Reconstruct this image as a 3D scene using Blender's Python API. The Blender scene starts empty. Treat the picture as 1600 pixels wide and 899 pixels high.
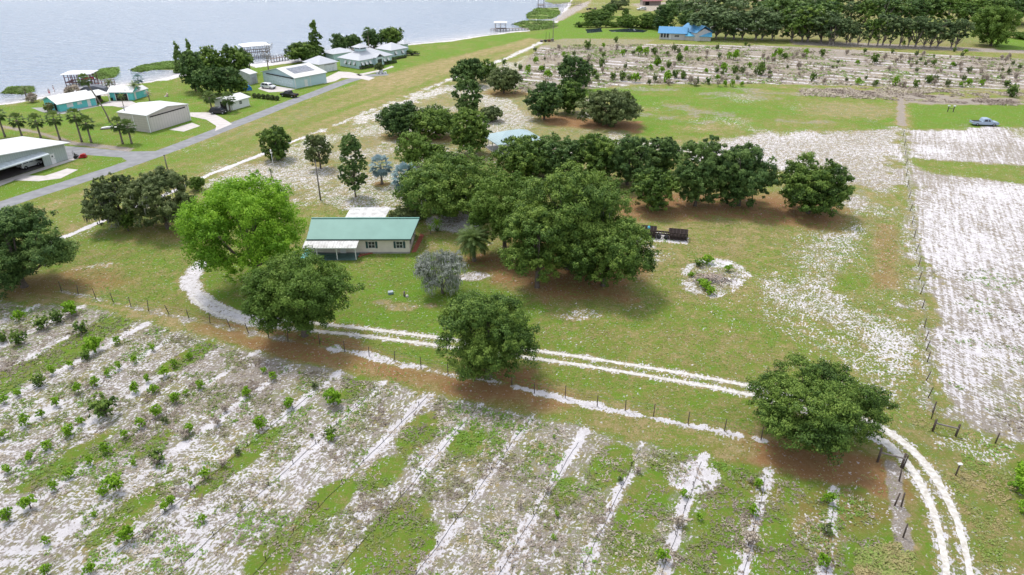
import bpy, math, random
import numpy as np
from mathutils import Vector, Matrix

# ---------------------------------------------------------------- camera, world, sun, exposure
scene = bpy.context.scene
C = scene.collection
F_PX, CAM_H, HORIZON = 1067.0, 45.0, -115.0        # focal length in photo pixels, drone height, horizon row
PITCH = math.atan((449.5 - HORIZON) / F_PX)
cam_data = bpy.data.cameras.new('camera')
cam_data.sensor_width = 36.0
cam_data.lens = 36.0 * F_PX / 1600.0
cam_data.clip_start = 0.5
cam_data.clip_end = 12000.0
cam = bpy.data.objects.new('camera', cam_data)
C.objects.link(cam)
cam.location = (0, 0, CAM_H)
cam.rotation_euler = (math.pi / 2 - PITCH, 0, 0)
scene.camera = cam

SUN_EL, SUN_AZ = math.radians(62), math.radians(-35)      # azimuth from +Y towards +X
world = bpy.data.worlds.new('World')
scene.world = world
world.use_nodes = True
wn = world.node_tree.nodes
wl = world.node_tree.links
bg = wn['Background']
sky = wn.new('ShaderNodeTexSky')
sky.sky_type = 'NISHITA'
sky.sun_disc = False
sky.sun_elevation = SUN_EL
sky.sun_rotation = SUN_AZ
sky.air_density = 1.0
sky.dust_density = 2.0
mixw = wn.new('ShaderNodeMix')
mixw.data_type = 'RGBA'
mixw.inputs[0].default_value = 0.72          # thin overcast over the blue
wl.new(sky.outputs[0], mixw.inputs[6])
mixw.inputs[7].default_value = (8.3, 8.8, 9.7, 1)
wl.new(mixw.outputs[2], bg.inputs[0])
bg.inputs[1].default_value = 0.105
sun_data = bpy.data.lights.new('sun', 'SUN')
sun_data.energy = 2.3
sun_data.angle = math.radians(14)
sun_data.color = (1.0, 0.96, 0.9)
sun = bpy.data.objects.new('sun', sun_data)
C.objects.link(sun)
sd = Vector((math.sin(SUN_AZ) * math.cos(SUN_EL), math.cos(SUN_AZ) * math.cos(SUN_EL), math.sin(SUN_EL)))
sun.rotation_euler = sd.to_track_quat('Z', 'Y').to_euler()
scene.view_settings.view_transform = 'Standard'
scene.view_settings.look = 'None'
scene.view_settings.exposure = 0.42
scene.view_settings.gamma = 1.0
scene.render.engine = 'CYCLES'

# ---------------------------------------------------------------- measuring helpers
cP, sP = math.cos(PITCH), math.sin(PITCH)
def at(x, y, z=0.0):
    """world x, y of the point at height z seen at a measured photo position"""
    u = (x - 800) / F_PX; v = (y - 449.5) / F_PX
    k = (CAM_H - z) / (v * cP + sP)
    return (u * k, (cP - v * sP) * k)
def hz(b, ty):
    X, Y = at(*b); v = (ty - 449.5) / F_PX
    return CAM_H - Y * (v * cP + sP) / (cP - v * sP)

# ---------------------------------------------------------------- materials
MATS = {}
def new_mat(name):
    m = bpy.data.materials.new(name); m.use_nodes = True
    nt = m.node_tree
    return m, nt, nt.nodes['Principled BSDF']
def nd(nt, t, **kw):
    n = nt.nodes.new(t)
    for k, v in kw.items(): setattr(n, k, v)
    return n
def mat(name, col, rough=0.6, metal=0.0, var=0.12, scale=1.5, bump=0.0, spec=0.3, ribs=None, col2=None):
    """plain painted / natural surface with uneven tone; ribs=(axis, spacing) gives sheet-metal ribs or boards"""
    if name in MATS: return MATS[name]
    m, nt, p = new_mat(name)
    tc = nd(nt, 'ShaderNodeTexCoord')
    nz = nd(nt, 'ShaderNodeTexNoise'); nz.inputs['Scale'].default_value = scale; nz.inputs['Detail'].default_value = 6
    nt.links.new(tc.outputs['Object'], nz.inputs['Vector'])
    mx = nd(nt, 'ShaderNodeMix', data_type='RGBA')
    c2 = col2 if col2 else tuple(max(0, c * (1 - 2.2 * var)) for c in col)
    rmp = nd(nt, 'ShaderNodeMapRange'); rmp.inputs[1].default_value = 0.35; rmp.inputs[2].default_value = 0.7
    nt.links.new(nz.outputs[0], rmp.inputs[0]); nt.links.new(rmp.outputs[0], mx.inputs[0])
    mx.inputs[6].default_value = (*col, 1); mx.inputs[7].default_value = (*c2, 1)
    out = mx.outputs[2]
    if ribs:
        sx = nd(nt, 'ShaderNodeSeparateXYZ'); nt.links.new(tc.outputs['Object'], sx.inputs[0])
        mu = nd(nt, 'ShaderNodeMath', operation='MULTIPLY'); mu.inputs[1].default_value = 1.0 / ribs[1]
        nt.links.new(sx.outputs['XYZ'.index(ribs[0])], mu.inputs[0])
        fr = nd(nt, 'ShaderNodeMath', operation='FRACT'); nt.links.new(mu.outputs[0], fr.inputs[0])
        gt = nd(nt, 'ShaderNodeMath', operation='LESS_THAN'); gt.inputs[1].default_value = 0.14
        nt.links.new(fr.outputs[0], gt.inputs[0])
        m2 = nd(nt, 'ShaderNodeMix', data_type='RGBA'); nt.links.new(out, m2.inputs[6])
        m2.inputs[7].default_value = (*[c * 0.78 for c in col], 1)
        nt.links.new(gt.outputs[0], m2.inputs[0]); out = m2.outputs[2]
        bp = nd(nt, 'ShaderNodeBump'); bp.inputs['Strength'].default_value = 0.5; bp.inputs['Distance'].default_value = 0.03
        nt.links.new(gt.outputs[0], bp.inputs['Height']); nt.links.new(bp.outputs[0], p.inputs['Normal'])
    elif bump:
        bp = nd(nt, 'ShaderNodeBump'); bp.inputs['Strength'].default_value = bump; bp.inputs['Distance'].default_value = 0.05
        nt.links.new(nz.outputs[0], bp.inputs['Height']); nt.links.new(bp.outputs[0], p.inputs['Normal'])
    nt.links.new(out, p.inputs['Base Color'])
    p.inputs['Roughness'].default_value = rough; p.inputs['Metallic'].default_value = metal
    p.inputs['Specular IOR Level'].default_value = spec
    MATS[name] = m
    return m
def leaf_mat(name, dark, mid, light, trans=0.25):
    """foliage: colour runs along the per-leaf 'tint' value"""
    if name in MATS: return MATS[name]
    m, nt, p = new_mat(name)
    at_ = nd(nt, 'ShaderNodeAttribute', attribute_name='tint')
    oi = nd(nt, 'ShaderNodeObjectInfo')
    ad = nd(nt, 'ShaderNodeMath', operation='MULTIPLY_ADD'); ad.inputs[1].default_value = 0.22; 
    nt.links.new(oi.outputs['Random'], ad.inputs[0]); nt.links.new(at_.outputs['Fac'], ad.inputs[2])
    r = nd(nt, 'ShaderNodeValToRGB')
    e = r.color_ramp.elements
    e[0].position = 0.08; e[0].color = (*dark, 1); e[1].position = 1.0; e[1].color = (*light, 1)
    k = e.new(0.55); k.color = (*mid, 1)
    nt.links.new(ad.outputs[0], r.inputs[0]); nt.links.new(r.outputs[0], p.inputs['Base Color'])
    p.inputs['Roughness'].default_value = 0.6; p.inputs['Specular IOR Level'].default_value = 0.25
    tr = nd(nt, 'ShaderNodeBsdfTranslucent'); nt.links.new(r.outputs[0], tr.inputs[0])
    ms = nd(nt, 'ShaderNodeMixShader'); ms.inputs[0].default_value = trans
    nt.links.new(p.outputs[0], ms.inputs[1]); nt.links.new(tr.outputs[0], ms.inputs[2])
    nt.links.new(ms.outputs[0], nt.nodes['Material Output'].inputs[0])
    MATS[name] = m
    return m

# ---------------------------------------------------------------- object helpers
def tag(o, label=None, cat=None, group=None, kind=None):
    if label: o['label'] = label
    if cat: o['category'] = cat
    if group: o['group'] = group
    if kind: o['kind'] = kind
    return o
def thing(name, label, cat, loc=(0, 0, 0), rot=0.0, group=None):
    o = bpy.data.objects.new(name, None); C.objects.link(o)
    o.location = loc if len(loc) == 3 else (loc[0], loc[1], 0); o.rotation_euler = (0, 0, rot)
    o.empty_display_size = 0.5
    return tag(o, label, cat, group)
def copy_tree(o, parent=None):
    c = o.copy(); C.objects.link(c)
    if parent: c.parent = parent
    for ch in list(o.children): copy_tree(ch, c)
    return c
def np_mesh(name, V, Fq, m=None, parent=None, tint=None, smooth=False):
    """V (n,3) array, Fq (k,3|4) int array -> one mesh object"""
    V = np.asarray(V, dtype=np.float32); Fq = np.asarray(Fq, dtype=np.int32)
    me = bpy.data.meshes.new(name)
    n = Fq.shape[1]
    me.vertices.add(len(V)); me.vertices.foreach_set('co', V.ravel())
    me.loops.add(Fq.size); me.loops.foreach_set('vertex_index', Fq.ravel())
    me.polygons.add(len(Fq)); me.polygons.foreach_set('loop_start', np.arange(0, Fq.size, n, dtype=np.int32))
    if smooth: me.polygons.foreach_set('use_smooth', np.ones(len(Fq), dtype=bool))
    me.update(calc_edges=True)
    if tint is not None:
        a = me.attributes.new('tint', 'FLOAT', 'POINT'); a.data.foreach_set('value', np.asarray(tint, dtype=np.float32))
    if m: me.materials.append(m)
    o = bpy.data.objects.new(name, me); C.objects.link(o)
    if parent: o.parent = parent
    return o
class MB:
    def __init__(s): s.v = []; s.f = []; s.sm = []
    def add(s, vs, fs, sm=False):
        b = len(s.v); s.v += [tuple(p) for p in vs]; s.f += [tuple(b + i for i in q) for q in fs]; s.sm += [sm] * len(fs); return s
    def box(s, x0, x1, y0, y1, z0, z1):
        return s.add([(x0,y0,z0),(x1,y0,z0),(x1,y1,z0),(x0,y1,z0),(x0,y0,z1),(x1,y0,z1),(x1,y1,z1),(x0,y1,z1)],
                     [(0,3,2,1),(4,5,6,7),(0,1,5,4),(1,2,6,5),(2,3,7,6),(3,0,4,7)])
    def slab(s, pts, th):
        """polygon of 3-D points with thickness th downwards"""
        n = len(pts); lo = [(p[0], p[1], p[2] - th) for p in pts]
        return s.add(list(pts) + lo, [tuple(range(n)), tuple(range(2*n-1, n-1, -1))] + [(i, n+i, n+(i+1) % n, (i+1) % n) for i in range(n)])
    def prism(s, prof, y0, y1):
        """profile in x-z extruded along y"""
        n = len(prof)
        return s.add([(x, y0, z) for x, z in prof] + [(x, y1, z) for x, z in prof],
                     [tuple(range(n)), tuple(range(2*n-1, n-1, -1))] + [(i, n+i, n+(i+1) % n, (i+1) % n) for i in range(n)])
    def bar(s, a, b, w, h=None):
        a = Vector(a); b = Vector(b); h = h or w; d = (b - a).normalized()
        up = Vector((0,0,1)) if abs(d.z) < 0.95 else Vector((1,0,0))
        x = d.cross(up).normalized() * w/2; y = x.cross(d).normalized() * h/2
        return s.add([a-x-y,a+x-y,a+x+y,a-x+y,b-x-y,b+x-y,b+x+y,b-x+y], [(0,3,2,1),(4,5,6,7),(0,1,5,4),(1,2,6,5),(2,3,7,6),(3,0,4,7)])
    def tube(s, pts, rad, n=8):
        pts = [Vector(p) for p in pts]; rad = rad if hasattr(rad, '__len__') else [rad] * len(pts)
        vs = []; fs = []
        for i, p in enumerate(pts):
            d = (pts[min(i+1, len(pts)-1)] - pts[max(i-1, 0)]).normalized()
            up = Vector((0,0,1)) if abs(d.z) < 0.9 else Vector((1,0,0))
            x = d.cross(up).normalized(); y = x.cross(d).normalized()
            for k in range(n):
                a = 2*math.pi*k/n; vs.append(p + x*(math.cos(a)*rad[i]) + y*(math.sin(a)*rad[i]))
        for i in range(len(pts)-1):
            for k in range(n):
                fs.append((i*n+k, i*n+(k+1) % n, (i+1)*n+(k+1) % n, (i+1)*n+k))
        fs.append(tuple(range(n-1, -1, -1))); fs.append(tuple((len(pts)-1)*n+k for k in range(n)))
        return s.add(vs, fs, True)
    def build(s, name, m, parent=None, loc=None):
        me = bpy.data.meshes.new(name); me.from_pydata([tuple(p) for p in s.v], [], s.f)
        me.polygons.foreach_set('use_smooth', s.sm)
        me.materials.append(m); me.update()
        o = bpy.data.objects.new(name, me); C.objects.link(o)
        if parent: o.parent = parent
        if loc: o.location = loc
        return o

# value noise on arrays
_rs = np.random.RandomState(7)
_tab = _rs.rand(256, 256).astype(np.float32)
def vnoise(x, y):
    xi = np.floor(x).astype(np.int64); yi = np.floor(y).astype(np.int64)
    fx = x - xi; fy = y - yi; fx = fx*fx*(3-2*fx); fy = fy*fy*(3-2*fy)
    a = _tab[xi & 255, yi & 255]; b = _tab[(xi+1) & 255, yi & 255]; c = _tab[xi & 255, (yi+1) & 255]; d = _tab[(xi+1) & 255, (yi+1) & 255]
    return (a*(1-fx)+b*fx)*(1-fy) + (c*(1-fx)+d*fx)*fy
def fbm(x, y, sc, oc=4, off=0.0):
    r = 0; amp = 0.5; tot = 0
    for i in range(oc):
        r = r + amp*vnoise(x/sc + off + 17.3*i, y/sc + off*1.7 + 9.1*i); tot += amp; amp *= 0.5; sc *= 0.5
    return r/tot
def sstep(a, b, x):
    t = np.clip((x-a)/(b-a), 0, 1); return t*t*(3-2*t)
def poly_sd(X, Y, P):
    """signed distance, positive inside"""
    d = np.full(X.shape, 1e9); ins = np.zeros(X.shape, bool); n = len(P)
    for i in range(n):
        ax, ay = P[i]; bx, by = P[(i+1) % n]; ex, ey = bx-ax, by-ay
        t = np.clip(((X-ax)*ex+(Y-ay)*ey)/(ex*ex+ey*ey+1e-9), 0, 1)
        d = np.minimum(d, (X-ax-t*ex)**2+(Y-ay-t*ey)**2)
        c = ((ay > Y) != (by > Y)) & (X < (bx-ax)*(Y-ay)/((by-ay) if abs(by-ay) > 1e-9 else 1e-9)+ax)
        ins ^= c
    d = np.sqrt(d); return np.where(ins, d, -d)
def line_d(X, Y, P):
    d = np.full(X.shape, 1e9)
    for (ax, ay), (bx, by) in zip(P[:-1], P[1:]):
        ex, ey = bx-ax, by-ay; t = np.clip(((X-ax)*ex+(Y-ay)*ey)/(ex*ex+ey*ey+1e-9), 0, 1)
        d = np.minimum(d, (X-ax-t*ex)**2+(Y-ay-t*ey)**2)
    return np.sqrt(d)
def W(pts): return [at(*p) for p in pts]
def smooth_line(pts, step=1.0):
    """Catmull-Rom through world points"""
    P = [pts[0]] + list(pts) + [pts[-1]]; out = []
    for i in range(1, len(P)-2):
        p0, p1, p2, p3 = [np.array(P[j], float) for j in (i-1, i, i+1, i+2)]
        n = max(2, int(np.linalg.norm(p2-p1)/step))
        for k in range(n):
            t = k/n; out.append(tuple(0.5*((2*p1)+(-p0+p2)*t+(2*p0-5*p1+4*p2-p3)*t*t+(-p0+3*p1-3*p2+p3)*t**3)))
    out.append(tuple(P[-1])); return out
# ---------------------------------------------------------------- ground
ROW_A = math.radians(64)
ROWS = [6.0 - 5.78*k for k in range(17)]                     # across-row offsets of the planted rows, metres
def row_pos(p, s):                                           # p across the rows, s along them
    return (p*math.sin(ROW_A) + s*math.cos(ROW_A), -p*math.cos(ROW_A) + s*math.sin(ROW_A))
DRIVE = smooth_line(W([(312,414),(299,432),(298,447),(318,470),(350,487),(400,502),(500,512),(600,523),(700,536),(850,556),(1000,579),(1150,606),(1250,630),(1340,660),(1395,690),(1437,732),(1466,782),(1484,830),(1498,899),(1506,960)]), 0.5)
LAKE = W([(-300,215),(-60,170),(0,162),(30,158),(66,151),(90,148),(125,139),(180,133),(230,128),(262,120),(280,114),(330,108),(380,101),(410,99),(450,96),(490,93),(520,84),(560,76),(620,71),(655,68),(700,64),(745,57),(800,50),(842,46),(866,34),(878,22),(886,8),(893,-10)])
LAKE = LAKE + [(90, 700), (160, 1200), (-200, 5000), (-5000, 5000), (-5000, 200), (-600, 150)]
ORCH = W([(-220,468),(0,474),(120,478),(230,500),(400,552),(600,594),(820,646),(1000,688),(1130,716),(1340,765),(1412,800),(1415,899),(1300,1150),(-200,1150),(-500,700)])
BACKORCH = W([(790,150),(800,118),(842,72),(900,66),(1000,68),(1240,73),(1600,92),(2000,112),(2000,150),(1600,140),(1400,136),(1200,131),(1000,132)])

def build_ground():
    t = np.concatenate([[-60,-25,-10,-5,-2.5,-1.6,-1.2], np.linspace(-0.98, 0.98, 860), [1.2,1.6,2.5,5,10,25,60]])
    v = np.linspace(0, 1, 820)
    yy = 31.0*(560.0/31.0)**v
    ys = np.concatenate([[-300,-60,0,15,24], yy, [620,700,850,1100,1500,2200,3500,6000]])
    wd = np.maximum(ys, 28.0)
    X = (t[None, :]*wd[:, None]); Y = np.repeat(ys[:, None], len(t), 1)
    nr, nc = X.shape
    X = X.ravel(); Y = Y.ravel(); N = len(X)
    n1 = fbm(X, Y, 14, 5, 3.1); n2 = fbm(X, Y, 5, 4, 8.7); n3 = fbm(X, Y, 1.6, 3, 1.3); n4 = fbm(X, Y, 40, 3, 5.5)
    S = 0.06 + 0.24*sstep(0.5, 0.8, n1); G = 0.50 + 0.5*(n4-0.5) + 0.4*(n2-0.5); L = np.zeros(N); M = np.full(N, 0.10); A = np.zeros(N)
    def paint(w, s=None, g=None, l=None, m=None):
        nonlocal S, G, L, M
        if s is not None: S = S*(1-w)+s*w
        if g is not None: G = G*(1-w)+g*w
        if l is not None: L = L*(1-w)+l*w
        if m is not None: M = M*(1-w)+m*w
    def region(P, soft=2.0, amp=3.0, px=True):
        if px: P = W(P)
        xs = [p[0] for p in P]; yq = [p[1] for p in P]; mg = soft + amp
        k = (X > min(xs)-mg) & (X < max(xs)+mg) & (Y > min(yq)-mg) & (Y < max(yq)+mg)
        w = np.zeros(N); idx = np.where(k)[0]
        if len(idx):
            sd_ = poly_sd(X[idx], Y[idx], P) + amp*(n2[idx]+0.5*n3[idx]-0.75)*2
            w[idx] = sstep(-soft, soft, sd_)
        return w
    def band(P, hw, soft=0.5, amp=0.6, px=True):
        if px: P = W(P)
        xs = [p[0] for p in P]; yq = [p[1] for p in P]; mg = hw+soft+amp
        k = (X > min(xs)-mg) & (X < max(xs)+mg) & (Y > min(yq)-mg) & (Y < max(yq)+mg)
        w = np.zeros(N); idx = np.where(k)[0]
        if len(idx):
            d = hw - line_d(X[idx], Y[idx], P) + amp*(n3[idx]-0.5)*2
            w[idx] = sstep(-soft, soft, d)
        return w
    def spot(x, y, rx, ry=None, ang=0.0, soft=0.4, amp=0.35):
        ry = ry or rx; cx, cy = at(x, y); a = math.radians(ang)
        u = ((X-cx)*math.cos(a)+(Y-cy)*math.sin(a))/rx; w_ = (-(X-cx)*math.sin(a)+(Y-cy)*math.cos(a))/ry
        return sstep(-soft, soft, 1-np.sqrt(u*u+w_*w_)+amp*(n2+n3-1)*2)
    def mx(w, v): return v
    # lakeside lots and airstrip
    w = region([(-300,330),(0,320),(270,232),(480,152),(600,118),(830,60),(900,30),(880,0),(0,100),(-300,150)], 1.5, 1); paint(w, 0.03, 0.78+0.8*(n2-.5)+.5*(n1-.5), 0, 0.06)
    w = region([(-300,440),(0,325),(270,236),(480,156),(600,121),(830,58),(848,64),(700,128),(400,248),(105,369),(-300,540)], 1.0, .8)
    u = X*math.sin(math.radians(67.4)) - Y*math.cos(math.radians(67.4))
    al = X*math.cos(math.radians(67.4)) + Y*math.sin(math.radians(67.4))
    st = fbm(u, al/9.0, 3.5, 4, 2.2)
    paint(w, 0.02+0.2*sstep(.62,.8,fbm(u, al/4, 5, 4, 6.1)), 0.42 + 0.9*(st-0.5) + .35*sstep(-107, -101, u), 0, 0.06 + 0.28*sstep(.5, .7, fbm(u+3, al/7.0, 8, 4, 12.2)))
    # litter of brown on the strip near its middle far part
    w = region([(560,128),(700,90),(830,62),(800,76),(700,108),(600,140)], 2, 3); paint(w*0.7, None, 0.12, 0.30, 0.12)
    # scrub with bare sand north of the house
    w = region([(290,300),(400,252),(560,188),(700,134),(790,96),(850,80),(880,130),(1010,190),(1100,225),(980,245),(760,232),(650,330),(560,330),(480,318),(380,330)], 2, 4)
    paint(w, 0.10+0.38*sstep(.42,.60,fbm(X*1.0, Y*0.55, 11, 5, 20.2)), 0.40+0.3*(n2-.5), 0.05, 0.38)
    for e in [(380,265,8,5),(470,275,12,5),(560,240,8,5),(780,185,12,6),(760,150,6,14),(690,170,9,4),(700,205,10,3),(400,330,6,6),(860,240,12,4),(545,320,5,3)]:
        paint(spot(*e)*0.75, 0.50, 0.35, 0, 0.5)
    paint(band([(-60,430),(60,386),(105,369),(250,308),(330,272),(400,245),(470,216)], 0.62, 0.25, 0.35), 0.98, 0.3, 0, 0)
    paint(band([(470,216),(560,182),(640,150),(700,126)], 0.8, 0.9, 1.8), 0.6, 0.3, 0, 0.4)
    paint(band([(700,126),(790,92),(830,74),(846,66)], 1.4, 0.8, 1.4), 0.7, 0.3, 0, 0.1)
    paint(band([(560,190),(640,158),(700,138)], 3.2, 2, 4), 0.6, 0.3, 0, 0.3)
    # pasture in the middle distance
    w = region([(850,135),(1000,138),(1200,136),(1400,152),(1402,205),(1200,205),(1060,222),(1000,215),(960,160)], 2, 3)
    paint(w, 0.05+0.28*sstep(.5,.72,n1), 0.80+.7*(n2-.5)+1.2*(fbm(X,Y*1.6,16,5,31)-.5), 0, 0.06+0.45*sstep(.52,.7,fbm(X,Y*1.5,12,5,44)))
    paint(spot(1330,172,14,10), 0.12, 0.35, 0, 0.35)
    w = region([(1415,152),(1700,148),(1700,200),(1560,200),(1425,203)], 1.5, 1.5); paint(w, 0.05, 0.95+0.3*(n2-.5), 0, 0.05)
    w = region([(1180,136),(1300,133),(1420,138),(1700,140),(1700,153),(1560,160),(1430,152),(1300,143)], 1.5, 3); paint(w, 0.0, 0.5+.5*(n2-.5), 0.0, 0.25+0.55*sstep(.4,.6,n1))
    for e in [(1330,144,8,3),(1450,152,10,3),(1500,160,18,4),(1540,157,12,3),(1390,148,8,3)]: paint(spot(*e), 0, .2, .12, 0.75)
    paint(band([(1406,150),(1409,185),(1410,196)], 1.0, .5, .6), 0.05, .1, .12, .75)
    # background orchard
    w = region(BACKORCH, 1.5, 1.5, px=False)
    pr = X*math.cos(math.radians(-26)) + Y*math.sin(math.radians(-26)); pc = -X*math.sin(math.radians(-26)) + Y*math.cos(math.radians(-26))
    ph = (pc % 5.78)/5.78; rowb = np.exp(-((ph-.5)/.14)**2)
    dens = sstep(.36,.58,fbm(pr/2.5, pc, 9, 4, 50))
    paint(w, np.clip(rowb*(.25+.75*dens),0,1)*1.05+0.02, 0.36+.5*(n2-.5), 0, 0.68+.3*(n1-.5))
    w = region([(1230,62),(1600,78),(1900,90),(1900,98),(1600,84),(1240,70)], 2, 1); paint(w, .25, .2, 0, .7)
    w = region([(830,60),(900,20),(1030,30),(1030,58),(870,62)], 2, 2); paint(w, .0, 1.0, 0, 0.02)
    w = region([(850,66),(880,60),(1030,62),(1000,72),(860,74)], 1.5, 1.5); paint(w, .1, .45, 0, 0.5)
    w = region([(985,6),(1100,0),(1100,16),(1010,18)], 3, 2); paint(w, .35, .2, 0, .6)
    w = region([(915,30),(1040,24),(1040,44),(910,46)], 3, 2); paint(w*.7, .0, .5, 0, .35)
    w = region([(1100,-30),(1900,-30),(1900,76),(1500,70),(1100,62)], 2, 2); paint(w, .0, .55+.6*(n4-.5), .12, .35)
    w = region([(1540,60),(1700,60),(1700,80),(1560,78)], 2, 1); paint(w, .0, 1.0, .0, .1)
    # lawn round the house and in front
    w = region([(330,500),(300,440),(420,380),(560,395),(660,395),(740,440),(860,520),(1000,570),(700,530),(480,505)], 2.5, 2.5); paint(w*0.9, 0.04+.10*sstep(.6,.8,n2), 0.84+0.8*(n2-.5), 0, 0.06)
    paint(spot(595,472,1.2,.8), .2, .25,.1,.4); paint(spot(627,480,2.0,1.1), .25,.2,.1,.35); paint(spot(672,478,1.2,.7), .2,.2,.1,.35)
    w = region([(110,380),(300,330),(480,330),(470,400),(290,430),(330,520),(130,470),(60,450)], 3, 3); paint(w*.8, 0.03, 0.56+.7*(n1-.5), 0.06, 0.12)
    paint(region([(110,470),(250,500),(400,540),(560,572),(700,615),(840,636),(840,648),(690,630),(540,590),(380,556),(230,514),(100,482)], 1.2, 1.5)*.55, .05, .15, .35, .15)
    paint(spot(145,418,3,1.5,30), .4,.3,.3,.2); paint(spot(130,435,5,3,30)*.5, .1,.3,.5,.1)
    w = region([(850,470),(1050,470),(1180,480),(1300,560),(1240,600),(1000,560),(860,530)], 3, 3); paint(w*.7, 0.10+.15*sstep(.55,.75,n2), 0.58+.7*(n1-.5), 0.05, 0.14)
    for e in [(905,493,2.5,1.4),(1010,400,4,3),(985,430,3,2),(920,490,2,1)]: paint(spot(*e)*.8, .5,.3,.15,.25)
    # sandy bare areas on the right
    w = region([(1070,232),(1200,206),(1412,200),(1418,290),(1370,300),(1340,345),(1290,345),(1320,290),(1210,262),(1100,262)], 4, 6); paint(w, 0.50+.35*(n1-.5), 0.4, 0.02, 0.60)
    w = region([(1215,375),(1330,350),(1420,300),(1440,500),(1440,600),(1380,600),(1330,520),(1195,480),(1200,440),(1240,420)], 4.0, 5); paint(w, 0.50+.7*(n1-.5), 0.50, 0.02, 0.42)
    w = region([(1350,345),(1410,335),(1425,480),(1400,500),(1330,490),(1300,440),(1340,400)], 1.5, 1.5); paint(w*.9, 0.18+.2*(n2-.5), 0.5, 0.12, 0.3)
    w = region([(1368,350),(1402,350),(1405,450),(1362,450)], 1.0, 1.0); paint(w*.9, 0.2, 0.3, 0.62, 0.3)
    w = region([(1300,430),(1350,432),(1345,455),(1305,458)], 1.0, 1.5); paint(w, 0.05, 0.75, 0.0, 0.1)
    w = region([(1195,485),(1330,515),(1430,610),(1380,650),(1300,560),(1180,490)], 2, 2); paint(w*.9, 0.34+.4*(n1-.5), 0.50, 0.04, 0.3)
    w = region([(1412,205),(1700,192),(1900,200),(1900,720),(1600,690),(1470,660),(1440,560),(1432,440),(1412,300)], 2.0, 4.0)
    paint(w, 0.52+.6*(n1-.5)+.3*(n2-.5), 0.50, 0, 0.72); A = np.where(w > .5, 2.0, A)
    w = region([(1416,247),(1500,252),(1700,268),(1700,300),(1540,282),(1450,272)], 1.5, 1.5); paint(w, 0.08, 0.62, 0.04, 0.2)
    w = region([(1560,195),(1700,205),(1700,235),(1590,215)], 1.5, 3); paint(w*.5, 0.3, 0.5, 0, 0.2)
    w = region([(1520,570),(1600,560),(1660,640),(1560,660)], 2, 3); paint(w*.6, 0.45, 0.6, 0, 0.5)
    w = region([(1400,640),(1470,664),(1600,700),(1700,760),(1700,1000),(1520,1000),(1500,800),(1440,720),(1380,680)], 1.0, 1.5); paint(w, 0.12+.2*(n2-.5), 0.55+.6*(n2-.5), 0.02, 0.28)
    w = region([(1440,670),(1580,695),(1560,730),(1460,700)], 1.0, 1.5); paint(w*.8, 0.5, 0.4, 0.0, 0.3)
    w = region([(1585,790),(1640,780),(1660,860),(1590,850)], .8, .8); paint(w, 0.9, 0.3, 0, 0.1)
    # dirt lane along the fence, litter below the trees
    w = band([(-60,440),(80,466),(250,500),(400,537),(520,560),(700,612),(850,634),(1000,664),(1180,705),(1380,760)], 3.0, .8, 1.0); paint(w, 0.03+.15*sstep(.6,.8,n2), 0.38+.6*(n2-.5), 0.10, 0.10)
    for off in (-8, 8):
        w = band([(60,464+off*.5),(250,498+off*.6),(400,535+off),(520,560+off)], .35, .3, .3); paint(w*.7, .03, .12, .1, .15)
    litter = lambda w, k=.8: paint(np.clip(w*k*1.15, 0, 1), 0.02, 0.3, 0.98, 0.1)
    litter(region([(270,500),(400,508),(560,535),(640,575),(660,605),(540,590),(400,555)], 2.0, 2.0), .6)
    litter(region([(560,560),(700,575),(830,590),(920,618),(850,645),(700,625)], 1.5, 1.5), .62)
    litter(region([(1150,668),(1230,680),(1390,712),(1405,770),(1300,790),(1180,745)], 1.5, 2.0), .8)
    litter(region([(1120,700),(1200,715),(1400,720),(1428,800),(1420,850),(1330,850),(1180,800),(1110,745)], 2, 2.5), .55); litter(spot(770,595,6,3.5), .8); litter(spot(470,545,6,3), .6)
    litter(region([(0,430),(120,430),(200,440),(120,465),(0,462)], 2, 3), .5)
    litter(region([(940,318),(1000,300),(1210,310),(1340,340),(1310,362),(1130,340),(960,350)], 2.5, 3), .75)
    litter(region([(990,300),(1250,300),(1330,330),(1300,345),(1100,330),(1000,330)], 2, 2), .6)
    litter(region([(755,400),(860,420),(1010,420),(980,462),(860,465),(770,440)], 2, 3), .75)
    litter(region([(780,360),(900,380),(1000,390),(960,440),(800,420)], 2, 2), .7)
    litter(region([(830,180),(1000,190),(990,206),(860,196)], 2.5, 3), .9); litter(spot(655,215,12,4), .6); litter(spot(790,146,7,6), .6)
    litter(spot(597,288,1.6), .6); litter(spot(741,405,2.2), .7); litter(spot(270,360,9,5), .35); litter(spot(500,254,2.5), .4)
    litter(region([(1180,740),(1340,760),(1400,800),(1400,880),(1300,880),(1200,800)], 3, 3), .30)
    litter(region([(270,480),(330,500),(420,525),(560,548)], 2, 2), .4)
    # foreground orchard
    w = region(ORCH, 0.8, 1.0, px=False)
    p = X*math.sin(ROW_A) - Y*math.cos(ROW_A); s = X*math.cos(ROW_A) + Y*math.sin(ROW_A)
    big = fbm(p, s, 11, 3, 71.0)
    east = sstep(-16, 0, p)
    base = 0.40 + 0.30*(big-.5) - 0.16*east + .12*sstep(42, 26, s) - .10*sstep(-74, -84, p)
    g = 0.60 + 0.5*(n2-.5) + .22*east + .2*sstep(-74, -84, p)
    paint(w, np.clip(base, 0.04, .8), g, 0.0, 0.60 + .5*(n2-.5) - .36*east)
    lit2 = region([(1130,740),(1420,770),(1420,830),(1300,830),(1180,780)], 2, 2); L = np.maximum(L, lit2*w*.55)
    q = (p - 6.0 + 5.78*0.5 + 0.35*(fbm(p*0, s, 6, 2, 5)-.5)) % 5.78 - 5.78*0.5
    wob = 0.30 + 0.6*(fbm(p, s/2.2, 2.2, 3, 33)-.42)
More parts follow.
